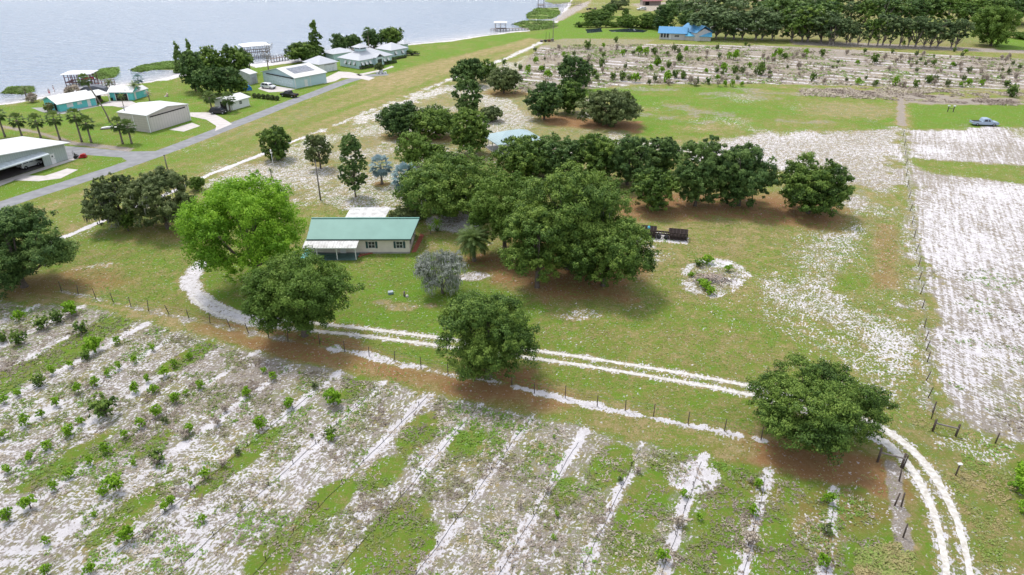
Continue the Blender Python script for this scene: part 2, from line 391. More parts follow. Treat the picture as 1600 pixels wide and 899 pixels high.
    rb = sstep(0.45, -0.25, np.abs(q) - wob)*w
    rb *= sstep(.26, .48, fbm(p*.4, s, 4.5, 3, 91))
    paint(np.clip(rb*1.0, 0, 1), 0.95, .35, 0, .6)
    mid = np.abs(np.abs(q)-2.0); gr = sstep(.8,.2,mid)*w*east
    paint(gr*.6, 0.06, .8, None, .15)
    for e in [(655,675,3.0,1.7),(728,694,2.4,1.6),(600,738,2.6,1.4),(610,835,4.6,2.0),(505,795,4.5,1.4),(378,715,4.0,1.4),(110,716,4.2,1.3),(203,802,4.0,1.3),(245,690,1.9,.8),(430,872,3.0,1.7),(340,745,3.0,1.1),(180,700,2,.8),
              (1120,820,6,1.0),(1225,830,6,.9),(1000,800,6,1.5),(955,725,3,1.6),(880,770,2,1),(150,520,6,2),(30,585,5,2),(90,560,5,2),(290,560,4,1.2),(560,600,3,1),(640,870,3,1.2)]:
        paint(spot(e[0], e[1], e[2], e[3], 64, .3, .3)*w, 0.03, 0.78, 0.0, 0.05)
    # furrow fence-line sand
    paint(band([(95,455),(250,490),(400,522),(520,545)], 0.45, .5, 1.0), 0.42, .4, .1, .6)
    paint(band([(520,545),(560,553),(660,574)], 0.55, .4, .9), 0.8, .3, 0, .5)
    paint(band([(660,577),(740,592),(790,600)], 0.45, .4, .8), 0.55, .3, .2, .4)
    paint(band([(800,603),(880,622),(950,640),(1080,665),(1190,688)], 0.42, .35, .75), 0.84, .3, 0, .5)
    paint(band([(1395,725),(1400,780),(1410,850)], 0.7, .3, .6), 0.30, .3, .1, .85)
    paint(band([(1448,640),(1440,480),(1425,330),(1412,205)], 0.7, .5, 1.2), 0.38, .55, .05, .5)
    # burn pile ring, yard sand
    for sg in (-.84, .84):          # loose sand spilled along both wheel tracks
        D_ = np.array(DRIVE[20:]); tg = np.gradient(D_, axis=0); tg /= np.linalg.norm(tg, axis=1, keepdims=True)
        rut = [tuple(q) for q in (D_+np.stack([-tg[:, 1], tg[:, 0]], 1)*sg)[::2]]
        bend = region([(1340,640),(1400,660),(1490,760),(1530,900),(1440,900),(1440,800),(1390,740),(1330,690)], 1.5, .3)
        paint(np.maximum(band(rut, .52, .30, .30, px=False), band(rut, .72, .30, .30, px=False)*bend), .93, .35, 0, .55)
    rg = W([(1066,437),(1080,415),(1115,405),(1158,415),(1163,438),(1145,455),(1115,465),(1080,452),(1066,437)])
    paint(region(rg, .8, .6, px=False), .38, .45, .12, .5); paint(band(rg, .5, .5, .9, px=False), .68, .3, 0, .5)
    paint(spot(1125,412,1.6,1.2), .95, .3, 0, 0); paint(spot(1140,440,2.2,1.3), .7, .3, 0, .5); paint(spot(1105,432,2.2,1.2), .3, .2, .5, .6)
    paint(region([(664,340),(700,335),(752,335),(748,360),(716,364),(668,362)], .6, .6), .75, .25, 0, .5)
    paint(band([(700,345),(722,322),(740,312)], 2.4, .8, .8), .5, .25, .1, .7)
    paint(spot(1086,745,2.0,1.7), .92, .3, 0, .3); paint(spot(1275,840,1.5,2.5), .4, .3, .4, .3)
    paint(spot(740,432,2.4,1.3), .6, .3, .1, .8); paint(spot(595,326,4.5,1.2), .75, .3, .35, .3)
    paint(region([(990,372),(1010,358),(1076,372),(1074,381),(1030,378),(1000,384)], .5, .4), .8, .3, .1, .2); paint(spot(1003,385,2.5,3), .45, .3, .35, .5)
    paint(band(DRIVE[:], 1.6, .5, .6, px=False)*.6, .30, .45, .08, .35)
    paint(band(DRIVE[:50], 1.25, .4, .5, px=False), .80, .35, .0, .6)
    paint(region([(0,200),(60,210),(110,226),(200,237),(210,232),(120,222),(60,205),(0,195)], 1, .5), .1, .2, 0, .8)
    # shore
    sl = line_d(X, Y, LAKE[:28]); ins = poly_sd(X, Y, LAKE)
    paint(sstep(3.2, 1.6, sl + 2.5*(n2-.5)), .8, .3, 0, .5)
    paint(region([(60,152),(140,138),(180,134),(180,150),(100,152)], 1, 1)*.9, .6, .2, 0, .5)
    paint(region([(230,126),(280,114),(300,116),(262,126)], 1, 1), .9, .2, 0, .2)
    paint(region([(380,98),(470,92),(470,97),(400,106)], 1, .8), .9, .2, 0, .2)
    paint(region([(875,22),(900,8),(925,0),(918,10),(880,32),(862,34)], 2, 1), .4, .2, .2, .7)
    paint(region([(1000,-40),(1300,-40),(1300,5),(1000,2)], 2, 2), .1, .4, .1, .5)
    Z = np.zeros(N)
    Vt = np.stack([X, Y, Z], 1)
    r, c = np.meshgrid(np.arange(nr-1), np.arange(nc-1), indexing='ij'); i0 = (r*nc+c).ravel()
    Fq = np.stack([i0, i0+1, i0+nc+1, i0+nc], 1)
    o = np_mesh('ground', Vt, Fq, ground_mat())
    me = o.data
    col = np.stack([np.clip(S,0,1), np.clip(G,0,1), np.clip(L,0,1), np.clip(M,0,1)], 1).astype(np.float32)
    a = me.attributes.new('cover', 'FLOAT_COLOR', 'POINT'); a.data.foreach_set('color', col.ravel())
    a = me.attributes.new('tilled', 'FLOAT', 'POINT'); a.data.foreach_set('value', (A/2).astype(np.float32))
    tag(o, kind='structure')
    return o

def ground_mat():
    m, nt, p = new_mat('ground_cover'); L = nt.links
    def N(t, **k): return nd(nt, t, **k)
    geo = N('ShaderNodeNewGeometry')
    def noise(scale, detail=5, rough=.55, sx=1, sy=1, rot=0):
        m0 = N('ShaderNodeMapping'); m0.inputs['Rotation'].default_value = (0, 0, rot); L.new(geo.outputs['Position'], m0.inputs[0])
        mp = N('ShaderNodeMapping'); mp.inputs['Scale'].default_value = (sx, sy, 1); L.new(m0.outputs[0], mp.inputs[0])
        n = N('ShaderNodeTexNoise'); n.inputs['Scale'].default_value = scale; n.inputs['Detail'].default_value = detail; n.inputs['Roughness'].default_value = rough
        L.new(mp.outputs[0], n.inputs['Vector']); return n.outputs[0]
    def rng(x, a, b, c=0, d=1):
        r = N('ShaderNodeMapRange'); L.new(x, r.inputs[0])
        for i, q in enumerate((a, b, c, d)): r.inputs[i+1].default_value = q
        return r.outputs[0]
    def math_(op, a, b):
        r = N('ShaderNodeMath', operation=op)
        for i, q in enumerate((a, b)):
            if isinstance(q, (int, float)): r.inputs[i].default_value = q
            else: L.new(q, r.inputs[i])
        return r.outputs[0]
    def mix(f, a, b):
        r = N('ShaderNodeMix', data_type='RGBA'); L.new(f, r.inputs[0])
        for i, q in ((6, a), (7, b)):
            if isinstance(q, tuple): r.inputs[i].default_value = (*q, 1)
            else: L.new(q, r.inputs[i])
        return r.outputs[2]
    cov = N('ShaderNodeAttribute', attribute_name='cover'); sp = N('ShaderNodeSeparateColor'); L.new(cov.outputs['Color'], sp.inputs[0])
    S, G, Lt, M = sp.outputs[0], sp.outputs[1], sp.outputs[2], cov.outputs['Alpha']
    til = N('ShaderNodeAttribute', attribute_name='tilled').outputs['Fac']
    f1 = noise(2.6, 9, .86); f2 = noise(.9, 6, .62); f3 = noise(.22, 5, .6); f4 = noise(7.0, 5, .8)
    f6 = noise(.42, 6, .65); h6 = rng(f6, .3, .7, -1, 1); h1 = rng(f1, .32, .68, -1, 1); h2 = rng(f2, .30, .70, -1, 1); h4 = rng(f4, .30, .70, -1, 1)
    # grass
    gg = math_('ADD', math_('ADD', G, math_('MULTIPLY', h4, .30)), math_('ADD', math_('ADD', math_('MULTIPLY', h2, .30), math_('MULTIPLY', h6, .30)), math_('MULTIPLY', h1, .55)))
    gr = N('ShaderNodeValToRGB'); e = gr.color_ramp.elements
    e[0].position = .05; e[0].color = (.40, .305, .16, 1); e[1].position = 1.0; e[1].color = (.125, .25, .020, 1)
    k = e.new(.35); k.color = (.255, .235, .078, 1); k = e.new(.65); k.color = (.175, .24, .036, 1)
    L.new(gg, gr.inputs[0])
    col = mix(rng(f3, .35, .7, 0, .35), gr.outputs[0], (.16, .15, .045))
    # grey-mauve dead weeds and bare dirt
    mm = rng(math_('ADD', M, math_('ADD', math_('MULTIPLY', h1, .34), math_('MULTIPLY', h2, .22))), .38, .68)
    mc = mix(rng(f4, .35, .65), (.22, .185, .155), (.42, .37, .325))
    col = mix(mm, col, mc)
    # orange-brown leaf litter
    lm = rng(math_('ADD', Lt, math_('ADD', math_('MULTIPLY', h1, .30), math_('MULTIPLY', h2, .25))), .22, .95)
    lc = mix(rng(f4, .3, .7), (.22, .105, .045), (.38, .205, .10))
    col = mix(math_('MULTIPLY', lm, .9), col, lc)
    # white sand showing through; streaks run along the rows, finer furrows on the tilled field
    def two(sx, rot):
        a = noise(4.2, 3, .6, sx, 1.0, rot); b = noise(1.25, 4, .6, sx, 1.0, rot)
        return math_('ADD', math_('MULTIPLY', a, .62), math_('MULTIPLY', b, .38))
    n_row = two(.5, -ROW_A)
    n_til = math_('ADD', math_('MULTIPLY', two(.5, -math.radians(118)), .72), math_('MULTIPLY', noise(2.2, 4, .6, .05, 1.0, -math.radians(63)), .28))
    n_iso = two(.8, 0)
    st = mix(til, mix(rng(f3, .3, .7), n_row, n_iso), n_til)
    sb = N('ShaderNodeRGBToBW'); L.new(st, sb.inputs[0])
    sv = math_('ADD', S, math_('ADD', math_('MULTIPLY', math_('SUBTRACT', sb.outputs[0], .5), 4.6), math_('MULTIPLY', h1, .10)))
    sm = rng(sv, .48, .64)
    flecks = math_('MULTIPLY', rng(noise(3.0, 3, .6), .60, .66), rng(f2, .44, .58))
    sm = math_('MAXIMUM', sm, math_('MULTIPLY', flecks, .75))
    sc_ = mix(rng(f2, .3, .7), (.78, .75, .77), (.60, .56, .57))
    col = mix(sm, col, sc_)
    L.new(col, p.inputs['Base Color']); p.inputs['Roughness'].default_value = .95; p.inputs['Specular IOR Level'].default_value = .1
    bp = N('ShaderNodeBump'); bp.inputs['Strength'].default_value = 1.0; bp.inputs['Distance'].default_value = .22
    L.new(math_('ADD', f1, math_('MULTIPLY', f4, .4)), bp.inputs['Height']); L.new(bp.outputs[0], p.inputs['Normal'])
    return m
GROUND = build_ground()

# ---------------------------------------------------------------- water, roads, paving
def rag(P, step, amp, seed, sc=1.0):
    """closed or open outline re-sampled with a ragged edge"""
    out = []
    P = [np.array(p, float) for p in P]
    for a, b in zip(P, P[1:] + P[:1]):
        n = max(1, int(np.linalg.norm(b-a)/step)); n = min(n, 400)
        d = (b-a)/max(np.linalg.norm(b-a), 1e-6); nr_ = np.array([-d[1], d[0]])
        for k in range(n):
            q = a+(b-a)*k/n; f = (float(fbm(np.array([q[0]]), np.array([q[1]]), sc, 3, seed)[0])-.5)*2*amp
            out.append(tuple(q+nr_*f))
    return out
def sheet(name, P, z, m, kind='structure'):
    import bmesh
    bm = bmesh.new(); vs = [bm.verts.new((x, y, z)) for x, y in P]; bm.faces.new(vs)
    bmesh.ops.triangulate(bm, faces=bm.faces[:])
    for f in bm.faces:
        if f.normal.z < 0: f.normal_flip()
    me = bpy.data.meshes.new(name); bm.to_mesh(me); bm.free(); me.materials.append(m)
    o = bpy.data.objects.new(name, me); C.objects.link(o); tag(o, kind=kind); return o
def strip(name, line, hw, z, m, rag_amp=0.0, step=.25, seed=1.0, shift=0.0, hwf=None):
    Ln = smooth_line(line, step); V = []; Fq = []; s = 0
    for i, q in enumerate(Ln):
        a = np.array(Ln[max(i-1, 0)]); b = np.array(Ln[min(i+1, len(Ln)-1)]); d = (b-a)/np.linalg.norm(b-a); nr_ = np.array([-d[1], d[0]])
        s += step
        w = hwf(i/len(Ln)) if hwf else hw
        f = [(float(fbm(np.array([s]), np.array([j*50.0]), .6, 4, seed)[0])-.5)*2*rag_amp for j in (0, 1)]
        for sg, j in ((-1, 0), (1, 1)):
            v = np.array(q)+nr_*(shift+sg*(w+f[j])); V.append((v[0], v[1], z))
    for i in range(len(Ln)-1): Fq.append((2*i, 2*i+2, 2*i+3, 2*i+1))
    V2 = np.array(V); Fq = np.array(Fq)[:, ::-1]
    o = np_mesh(name, V2, Fq, m); tag(o, kind='structure'); return o

def water_mat():
    m, nt, p = new_mat('lake_water'); L = nt.links
    p.inputs['Base Color'].default_value = (.36, .43, .53, 1); p.inputs['Roughness'].default_value = .12; p.inputs['IOR'].default_value = 1.33
    geo = nd(nt, 'ShaderNodeNewGeometry'); mp = nd(nt, 'ShaderNodeMapping'); mp.inputs['Scale'].default_value = (.22, .6, 1); mp.inputs['Rotation'].default_value = (0, 0, .35)
    L.new(geo.outputs['Position'], mp.inputs[0])
    n = nd(nt, 'ShaderNodeTexNoise'); n.inputs['Scale'].default_value = .55; n.inputs['Detail'].default_value = 4; n.inputs['Roughness'].default_value = .6; L.new(mp.outputs[0], n.inputs['Vector'])
    b = nd(nt, 'ShaderNodeBump'); b.inputs['Strength'].default_value = 1.0; b.inputs['Distance'].default_value = 2.6; L.new(n.outputs[0], b.inputs['Height']); L.new(b.outputs[0], p.inputs['Normal'])
    n2_ = nd(nt, 'ShaderNodeTexNoise'); n2_.inputs['Scale'].default_value = .02; n2_.inputs['Detail'].default_value = 5; L.new(mp.outputs[0], n2_.inputs['Vector'])
    at_ = nd(nt, 'ShaderNodeAttribute', attribute_name='shallow')
    mx = nd(nt, 'ShaderNodeMix', data_type='RGBA'); mx.inputs[6].default_value = (.19, .255, .35, 1); mx.inputs[7].default_value = (.25, .315, .41, 1); L.new(n2_.outputs[0], mx.inputs[0])
    m3 = nd(nt, 'ShaderNodeMix', data_type='RGBA'); L.new(at_.outputs['Fac'], m3.inputs[0]); L.new(mx.outputs[2], m3.inputs[6]); m3.inputs[7].default_value = (.52, .50, .52, 1)
    L.new(m3.outputs[2], p.inputs['Base Color'])
    return m
def build_lake():
    # strips of water that follow the shoreline outwards: sand shows paler through the shallows
    sh = LAKE[:28]; pts = []
    Q = rag(sh + [LAKE[28]], 1.2, 1.0, 4.4, 6.0)
    Q = Q[:-1][:]
    k = min(range(len(Q)), key=lambda i: (Q[i][0]-LAKE[27][0])**2+(Q[i][1]-LAKE[27][1])**2); Q = Q[:k+1]
    V = []; Fq = []; T = []
    offs = [0, 3, 8, 18, 45, 110, 400, 3000, 6000]
    d = np.array([-math.sin(math.radians(62)), math.cos(math.radians(62))])
    for q in Q:
        for j, o_ in enumerate(offs):
            r = np.array(q) + d*o_; V.append((r[0], r[1], .02)); T.append([1, .75, .4, .12, .0, 0, 0, 0, 0][j])
    no = len(offs)
    for i in range(len(Q)-1):
        for j in range(no-1): Fq.append((i*no+j, (i+1)*no+j, (i+1)*no+j+1, i*no+j+1))
    # far reach behind the last shore point
    o = np_mesh('lake', np.array(V), np.array(Fq), water_mat())
    a = o.data.attributes.new('shallow', 'FLOAT', 'POINT'); a.data.foreach_set('value', np.array(T, dtype=np.float32))
    tag(o, kind='structure')
build_lake()

M_ASPH = mat('asphalt', (.27, .27, .28), .9, var=.12, scale=.6, bump=.2, col2=(.20, .20, .21))
M_CONC = mat('concrete', (.58, .53, .51), .85, var=.08, scale=.8, col2=(.48, .44, .42))
M_SAND = mat('white_sand', (.66, .635, .61), .95, var=.06, scale=2.2, bump=1.0, col2=(.40, .365, .31))
strip('road', W([(-60,345),(20,315),(120,283),(200,257),(270,232),(340,205),(400,182),(450,162),(490,147),(540,128),(575,119),(606,116)]), 2.0, .008, M_ASPH, .15, .5, 2.0, hwf=lambda t: 2.15)
sheet('paved_lane', rag(W([(96,228),(150,232),(200,237),(262,236),(232,247),(205,256),(196,250),(190,246.5),(133,242),(126,246),(106,249.5)]), 2, .15, 2, 1), .012, M_ASPH)
strip('driveway', DRIVE[20::4], .62, .010, M_SAND, .12, .10, 3.0, shift=.84, hwf=lambda t: .26+.22*max(0, 1-abs(t-.80)/.13))
strip('driveway', DRIVE[20::4], .62, .014, M_SAND, .12, .10, 9.0, shift=-.84, hwf=lambda t: .26+.22*max(0, 1-abs(t-.80)/.13))
for P in [[(-40,296),(0,283),(107,249.5),(125,246),(122,248.5),(44,274),(0,291),(-40,303)],
          [(20,282),(44,274.5),(70,275),(92,268),(105,263.5),(122,265.5),(95,279),(60,283.5)],
          [(150,166),(172,158),(205,158),(218,164),(200,170),(176,166)],
          [(264,203),(300,192),(313,197),(287,206)],
          [(297,176),(330,176),(346,184),(363,194),(336,205),(338,197),(322,187),(297,182)],
          [(403,139),(414,132),(462,139.5),(442,143.5),(420,144.5)],
          [(506,131),(508,122),(529,112),(547,113),(586,122),(576,126),(562,123),(534,122),(524,127)],
          [(556,117),(600,108),(612,103),(616,105),(592,112),(562,119)]]:
    sheet('pavement', W(P), .016, M_CONC)
sheet('pavement', rag(W([(48,169),(70,168),(96,174),(150,163),(156,166),(98,178.5),(75,178)]), 2, .2, 2, 1), .016, mat('grey_paving', (.38,.37,.36), .9))
for P in [[(915,46),(940,44),(942,50),(918,52)], [(950,47),(985,45),(1012,48),(1005,51),(955,50)]]:
    sheet('pond', rag(W(P), 3, .8, 3, 5), .02, mat('pond_water', (.03,.045,.06), .1, spec=.5))
# ---------------------------------------------------------------- foliage
LM_OAK = leaf_mat('leaves_oak', (.030,.062,.013), (.095,.175,.030), (.235,.335,.060))
LM_DARK = leaf_mat('leaves_dark', (.030,.066,.020), (.085,.160,.042), (.195,.290,.075))
LM_OLIVE = leaf_mat('leaves_olive', (.044,.068,.025), (.112,.155,.052), (.22,.265,.098))
LM_BRIGHT = leaf_mat('leaves_bright', (.070,.170,.010), (.170,.350,.022), (.33,.54,.045), .35)
LM_MID = leaf_mat('leaves_fresh', (.050,.100,.015), (.115,.205,.032), (.21,.31,.055), .3)
LM_GREY = leaf_mat('leaves_grey', (.17,.19,.155), (.36,.38,.335), (.54,.56,.51), .2)
LM_MOSS = leaf_mat('moss', (.08,.085,.065), (.14,.145,.115), (.22,.225,.19), .15)
LM_PALM = leaf_mat('palm_green', (.045,.085,.020), (.105,.170,.040), (.20,.27,.08), .25)
LM_SILVER = leaf_mat('palm_silver', (.09,.15,.15), (.21,.31,.32), (.36,.47,.49), .1)
LM_CITRUS = leaf_mat('citrus', (.10,.21,.012), (.21,.40,.020), (.36,.55,.05), .35)
LM_WEED = leaf_mat('weed', (.29,.235,.19), (.25,.28,.10), (.20,.34,.05), .3)
LM_REED = leaf_mat('reed_green', (.11,.17,.035), (.15,.24,.045), (.20,.32,.06), .2)
LM_WIND = leaf_mat('leaves_windbreak', (.050,.085,.035), (.110,.170,.062), (.21,.28,.11))  # grey-green leaf colours, lightened to stand in for distance haze
LM_LAWN = leaf_mat('lawn_blades', (.44,.37,.18), (.30,.36,.10), (.22,.38,.055), .3)
LM_CYP = leaf_mat('leaves_cypress', (.09,.15,.04), (.17,.26,.07), (.26,.37,.11), .35)
LM_STRAW = leaf_mat('straw', (.30,.24,.20), (.42,.35,.29), (.55,.48,.38), .2)
BARK = mat('bark', (.16,.13,.11), .95, scale=6, bump=.8, col2=(.085,.07,.06))
BARK_PALE = mat('bark_pale', (.33,.29,.26), .95, scale=6, bump=.6, col2=(.19,.16,.14))
BARK_PALM = mat('bark_palm', (.24,.20,.17), .95, scale=8, bump=.8, col2=(.14,.12,.10))

def leaves(P, Nn, size, rng, tint, asp=.55, name='crown', m=None, parent=None, jit=.7):
    """rhombic leaf faces centred on P, facing roughly along Nn"""
    n = len(P)
    Nn = Nn + rng.normal(0, jit, (n, 3)); Nn /= np.linalg.norm(Nn, axis=1, keepdims=True)+1e-9
    R = rng.normal(0, 1, (n, 3)); T = np.cross(Nn, R); T /= np.linalg.norm(T, axis=1, keepdims=True)+1e-9
    B = np.cross(Nn, T)
    sz = (size*rng.uniform(.6, 1.35, n))[:, None]
    V = np.stack([P-T*sz*.5, P-B*sz*.5*asp, P+T*sz*.5, P+B*sz*.5*asp], 1).reshape(-1, 3)
    Fq = np.arange(4*n).reshape(-1, 4)
    return np_mesh(name, V, Fq, m, parent, np.repeat(tint, 4))
def rdir(rng, n, up=0.0):
    d = rng.normal(0, 1, (n, 3)); d[:, 2] += up; return d/np.linalg.norm(d, axis=1, keepdims=True)
def lobes_in(rng, rh, rv, zc, n, lr=(.30,.42), ry=None, up=.25, core=.35, flat=.8, pw=.6):
    """foliage masses spread through an ellipsoid envelope -> list of centre, radius"""
    ry = ry or rh; out = []
    d = rdir(rng, n, up); r = rng.uniform(core, 1, n)**pw
    m_ = min(rh, ry)
    for i in range(n):
        k = rng.uniform(*lr)
        s = np.array([max(rh-m_*k*.8, .1), max(ry-m_*k*.8, .1), max(rv-rv*k*.8, .1)])
        c = d[i]*r[i]*s; out.append((np.array([c[0], c[1], zc+c[2]]), np.array([m_*k, m_*k, max(min(m_*k, rv*k*1.5), .12)*flat])))
    return out
def foliage(rng, lobes, n, size, m, parent, name='crown', sub=14, sr=.34, asp=.55, under=.35, jit=.7, shade=.0):
    A = np.array([l[1][0]*l[1][1] for l in lobes]); A = A/A.sum()
    Ps = []; Ns = []; Ts = []
    for (c, r), w in zip(lobes, A):
        k = max(12, int(n*w)); ns = sub
        sdir = rdir(rng, ns, .25); sc = sdir*rng.uniform(.62, 1.18, (ns, 1))*r
        lt = rng.uniform(.05, 1.0)
        st = np.clip(lt*.72+.28*rng.uniform(0, 1, ns), 0, 1)
        keep = (sdir[:, 2] > -.5) | (rng.rand(ns) < under)
        if keep.sum() == 0: keep[:] = True
        idx = rng.choice(np.where(keep)[0], k)
        d = rdir(rng, k, .15); rr = rng.uniform(.35, 1, (k, 1))
        p = c + sc[idx] + d*rr*r*sr
        Ps.append(p); Ns.append(d+sdir[idx]*.6+np.array([0, 0, .35])); Ts.append(np.clip(st[idx]*.8+.18*d[:, 2]+rng.normal(.05, .13, k), 0, 1))  # upward leaves tinted lighter, putting sunlit tops into the colour
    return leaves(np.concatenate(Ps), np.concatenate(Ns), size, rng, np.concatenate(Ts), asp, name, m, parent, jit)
def fit(l, t, r, b, clear=1.2, asp=1.0):
    """crown ellipsoid and standing point of a tree measured at crown box l,t,r,b; clear = height of the crown's underside"""
    cx, cy = (l+r)/2, (t+b)/2
    v = (cy-449.5)/F_PX; u = (cx-800)/F_PX
    ph = math.atan((v*cP+sP)/math.hypot(cP-v*sP, u)); zc = 4.0
    for _ in range(12):
        X, Y = at(cx, cy, zc); d = Y*cP + (CAM_H-zc)*sP
        k = d/F_PX
        rh = (r-l)/2*k/math.sqrt(1+.35*u*u); he = (b-t)/2*k*math.cos(math.atan(abs(v)))
        rv = math.sqrt(max(he*he-(rh*math.sin(ph))**2, (.38*he)**2))/math.cos(ph)
        zc = max(rv*.98+clear, .1)
    X, Y = at(cx, cy, zc)
    return X, Y, zc, rh, rv
def px_size(Y, zc=3):        # metres per pixel of the 1024 wide render
    return (Y*cP+(CAM_H-zc)*sP)/(F_PX*.64)
def limbs(rng, lobes, zc, tr, top, m, parent, lean=(0, 0), n=6, fork=None, name='trunk'):
    mb = MB(); fork = fork if fork else max(.25*zc, .3)
    f = Vector((lean[0]*.4, lean[1]*.4, fork))
    mb.tube([(0,0,-.15), (0,0,.05*fork), tuple(f*.5+Vector((rng.uniform(-.1,.1),rng.uniform(-.1,.1),0))), tuple(f)], [tr*1.5, tr*1.15, tr*.95, tr*.85], 9)
    mb.tube([tuple(f), (lean[0]*.8, lean[1]*.8, (fork+top)/2), (lean[0], lean[1], top)], [tr*.85, tr*.5, tr*.12], 7)
    ids = rng.permutation(len(lobes))[:n]
    for i in ids:
        c = lobes[i][0]; e = Vector(c)
        if e.z < fork: e.z = fork+.2
        mid = f.lerp(e, .5) + Vector((0, 0, -.08*(e-f).length + rng.uniform(-.1, .25)))
        mb.tube([tuple(f-Vector((0,0,.1))), tuple(mid), tuple(e)], [tr*.55, tr*.34, tr*.10], 6)
    return mb.build(name, m, parent)
TREES = {}
def tree(name, label, box, clear=1.2, m=LM_OAK, style='oak', seed=1, dens=1.0, trunk=None, group=None, cat='tree', bark=BARK, ovr=None, nl=None, lr=(.26,.40), moss=0, up=.02):
    X, Y, zc, rh, rv = fit(*box, clear) if not ovr else ovr
    rng = np.random.RandomState(seed); k_ = 1.0 if Y < 110 else 1.05; rh *= k_; rv *= k_+.01
    t = thing(name, label, cat, (X, Y, 0), 0, group)
    px = px_size(Y, zc); size = max(.15, min(2.1*px, .6))
    nlb = int((nl or 26+rh*2)*(1.1 if style != 'oak' else (.55 if Y < 110 else .9)))
    if style == 'oak': lb = lobes_in(rng, rh, rv, zc, nlb, (lr[0]+.03, lr[1]+.06), up=up, core=.25, pw=.36)
    elif style == 'bush': lb = lobes_in(rng, rh, rv, zc, nlb, lr, up=.1, core=.2)
    elif style == 'spread':      # flat-topped, open underneath
        lb = lobes_in(rng, rh, rv*.75, zc+rv*.2, nlb, (.18,.28), up=.5, core=.3, flat=.55)
    elif style == 'pine':
        lb = []; nlb = int(nlb*1.7)
        for i in range(nlb):
            z = rng.uniform(-.9, 1); w = math.sqrt(max(1-z*z*.85, .05))*rng.uniform(.35, .95); a = rng.uniform(0, 6.283)
            lb.append((np.array([math.cos(a)*w*rh, math.sin(a)*w*rh, zc+z*rv]), np.array([1, 1, .75])*rh*rng.uniform(.18, .30)))
    elif style == 'cone':
        lb = []
        for i in range(nlb):
            z = rng.uniform(0, 1)**1.2; w = (1-z)**.8*rng.uniform(.3, .85)+.03; a = rng.uniform(0, 6.283)
            lb.append((np.array([math.cos(a)*w*rh, math.sin(a)*w*rh, zc-rv+2*rv*z*.96]), np.array([1, 1, 1.1])*rh*rng.uniform(.2, .32)*(1.1-z*.6)))
    area = 4*math.pi*((rh**1.6*rh**1.6+2*rh**1.6*rv**1.6)/3)**(1/1.6)
    n = int(min(area*3.1*dens/(size*size*.28), 80000))
    if style != 'cone':      # loose sprays between the main masses
        lb2 = lobes_in(rng, rh*.97, rv*.97, zc, 26, (.10,.17), up=up, core=.6, pw=.3)
        A2 = sum(l[1][0]*l[1][1] for l in lb2); A1 = sum(l[1][0]*l[1][1] for l in lb)
        allb = lb+lb2
    else: allb = lb
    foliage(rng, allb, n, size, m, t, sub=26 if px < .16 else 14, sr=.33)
    tr = trunk or max(.12, rh*.055)
    limbs(rng, lb, zc, tr, zc+rv*.5 if style != 'pine' else zc+rv*.95, bark, t, n=9 if px < .2 else 5, fork=(zc-rv*.7) if style != 'spread' else None)
    if moss:
        k = int(moss*rh*14); P = []; 
        for _ in range(k):
            c, r = lb[rng.randint(len(lb))]; d = rdir(rng, 1)[0]; P.append(c+d*r*np.array([1,1,.5])-np.array([0,0,r[2]*.3]))
        tag(strands(rng, np.array(P), t, .5+.05*rh, .12+px*.8), kind='stuff')
    TREES[name+str(seed)] = (X, Y, zc, rh, rv)
    return t
def strands(rng, P, parent, ln, w, m=None, name='moss', per=3):
    P = np.repeat(P, per, 0)+rng.normal(0, .18, (len(P)*per, 3)); n = len(P)
    a = rng.uniform(0, 6.283, n); T = np.stack([np.cos(a), np.sin(a), np.zeros(n)], 1)*(w*rng.uniform(.5, 1.2, (n, 1)))
    D = np.stack([rng.normal(0, .1, n), rng.normal(0, .1, n), -ln*rng.uniform(.5, 1.5, n)], 1)
    V = np.stack([P-T*.5, P+T*.5, P+D+T*.12, P+D-T*.12], 1).reshape(-1, 3)
    return np_mesh(name, V, np.arange(4*n).reshape(-1, 4), m or LM_MOSS, parent, np.repeat(rng.uniform(0, 1, n), 4))

# palms --------------------------------------------------------------
def frond(V, Fq, T, base, az, el, ln, w, droop, nseg, rng, leaflets=True, tint=.5, lw=.06):
    """one arching frond: leaflets both sides of a curved rib"""
    d = np.array([math.cos(az), math.sin(az)]); side = np.array([-d[1], d[0], 0])
    pts = []; p = np.array(base, float); e = el
    for i in range(nseg+1):
        pts.append(p.copy()); st = ln/nseg
        p = p + np.array([d[0]*math.cos(e), d[1]*math.cos(e), math.sin(e)])*st; e -= droop/nseg
    for i in range(nseg):
        a, b = pts[i], pts[i+1]; tt = (i+.5)/nseg; ww = w*math.sin(math.pi*min(tt*.85+.15, 1))**.7
        for sg in (-1, 1):
            for q in range(2):
                o = a+(b-a)*(q*.5+.1); fw = (b-a)/np.linalg.norm(b-a)
                tip = o+side*sg*ww+fw*ww*.55+np.array([0, 0, -ww*.35+rng.uniform(-.05, .05)*ww])
                k = len(V); V += [o, o+fw*lw*1.8, tip+fw*lw*.4, tip]; Fq.append((k, k+1, k+2, k+3)); T += [tint+rng.uniform(-.2, .2)]*4
    k = len(V)
    for i, q in enumerate(pts): V += [q-side*lw*.4, q+side*lw*.4]; T += [tint*.6]*2
    for i in range(nseg): Fq.append((k+2*i, k+2*i+1, k+2*i+3, k+2*i+2))
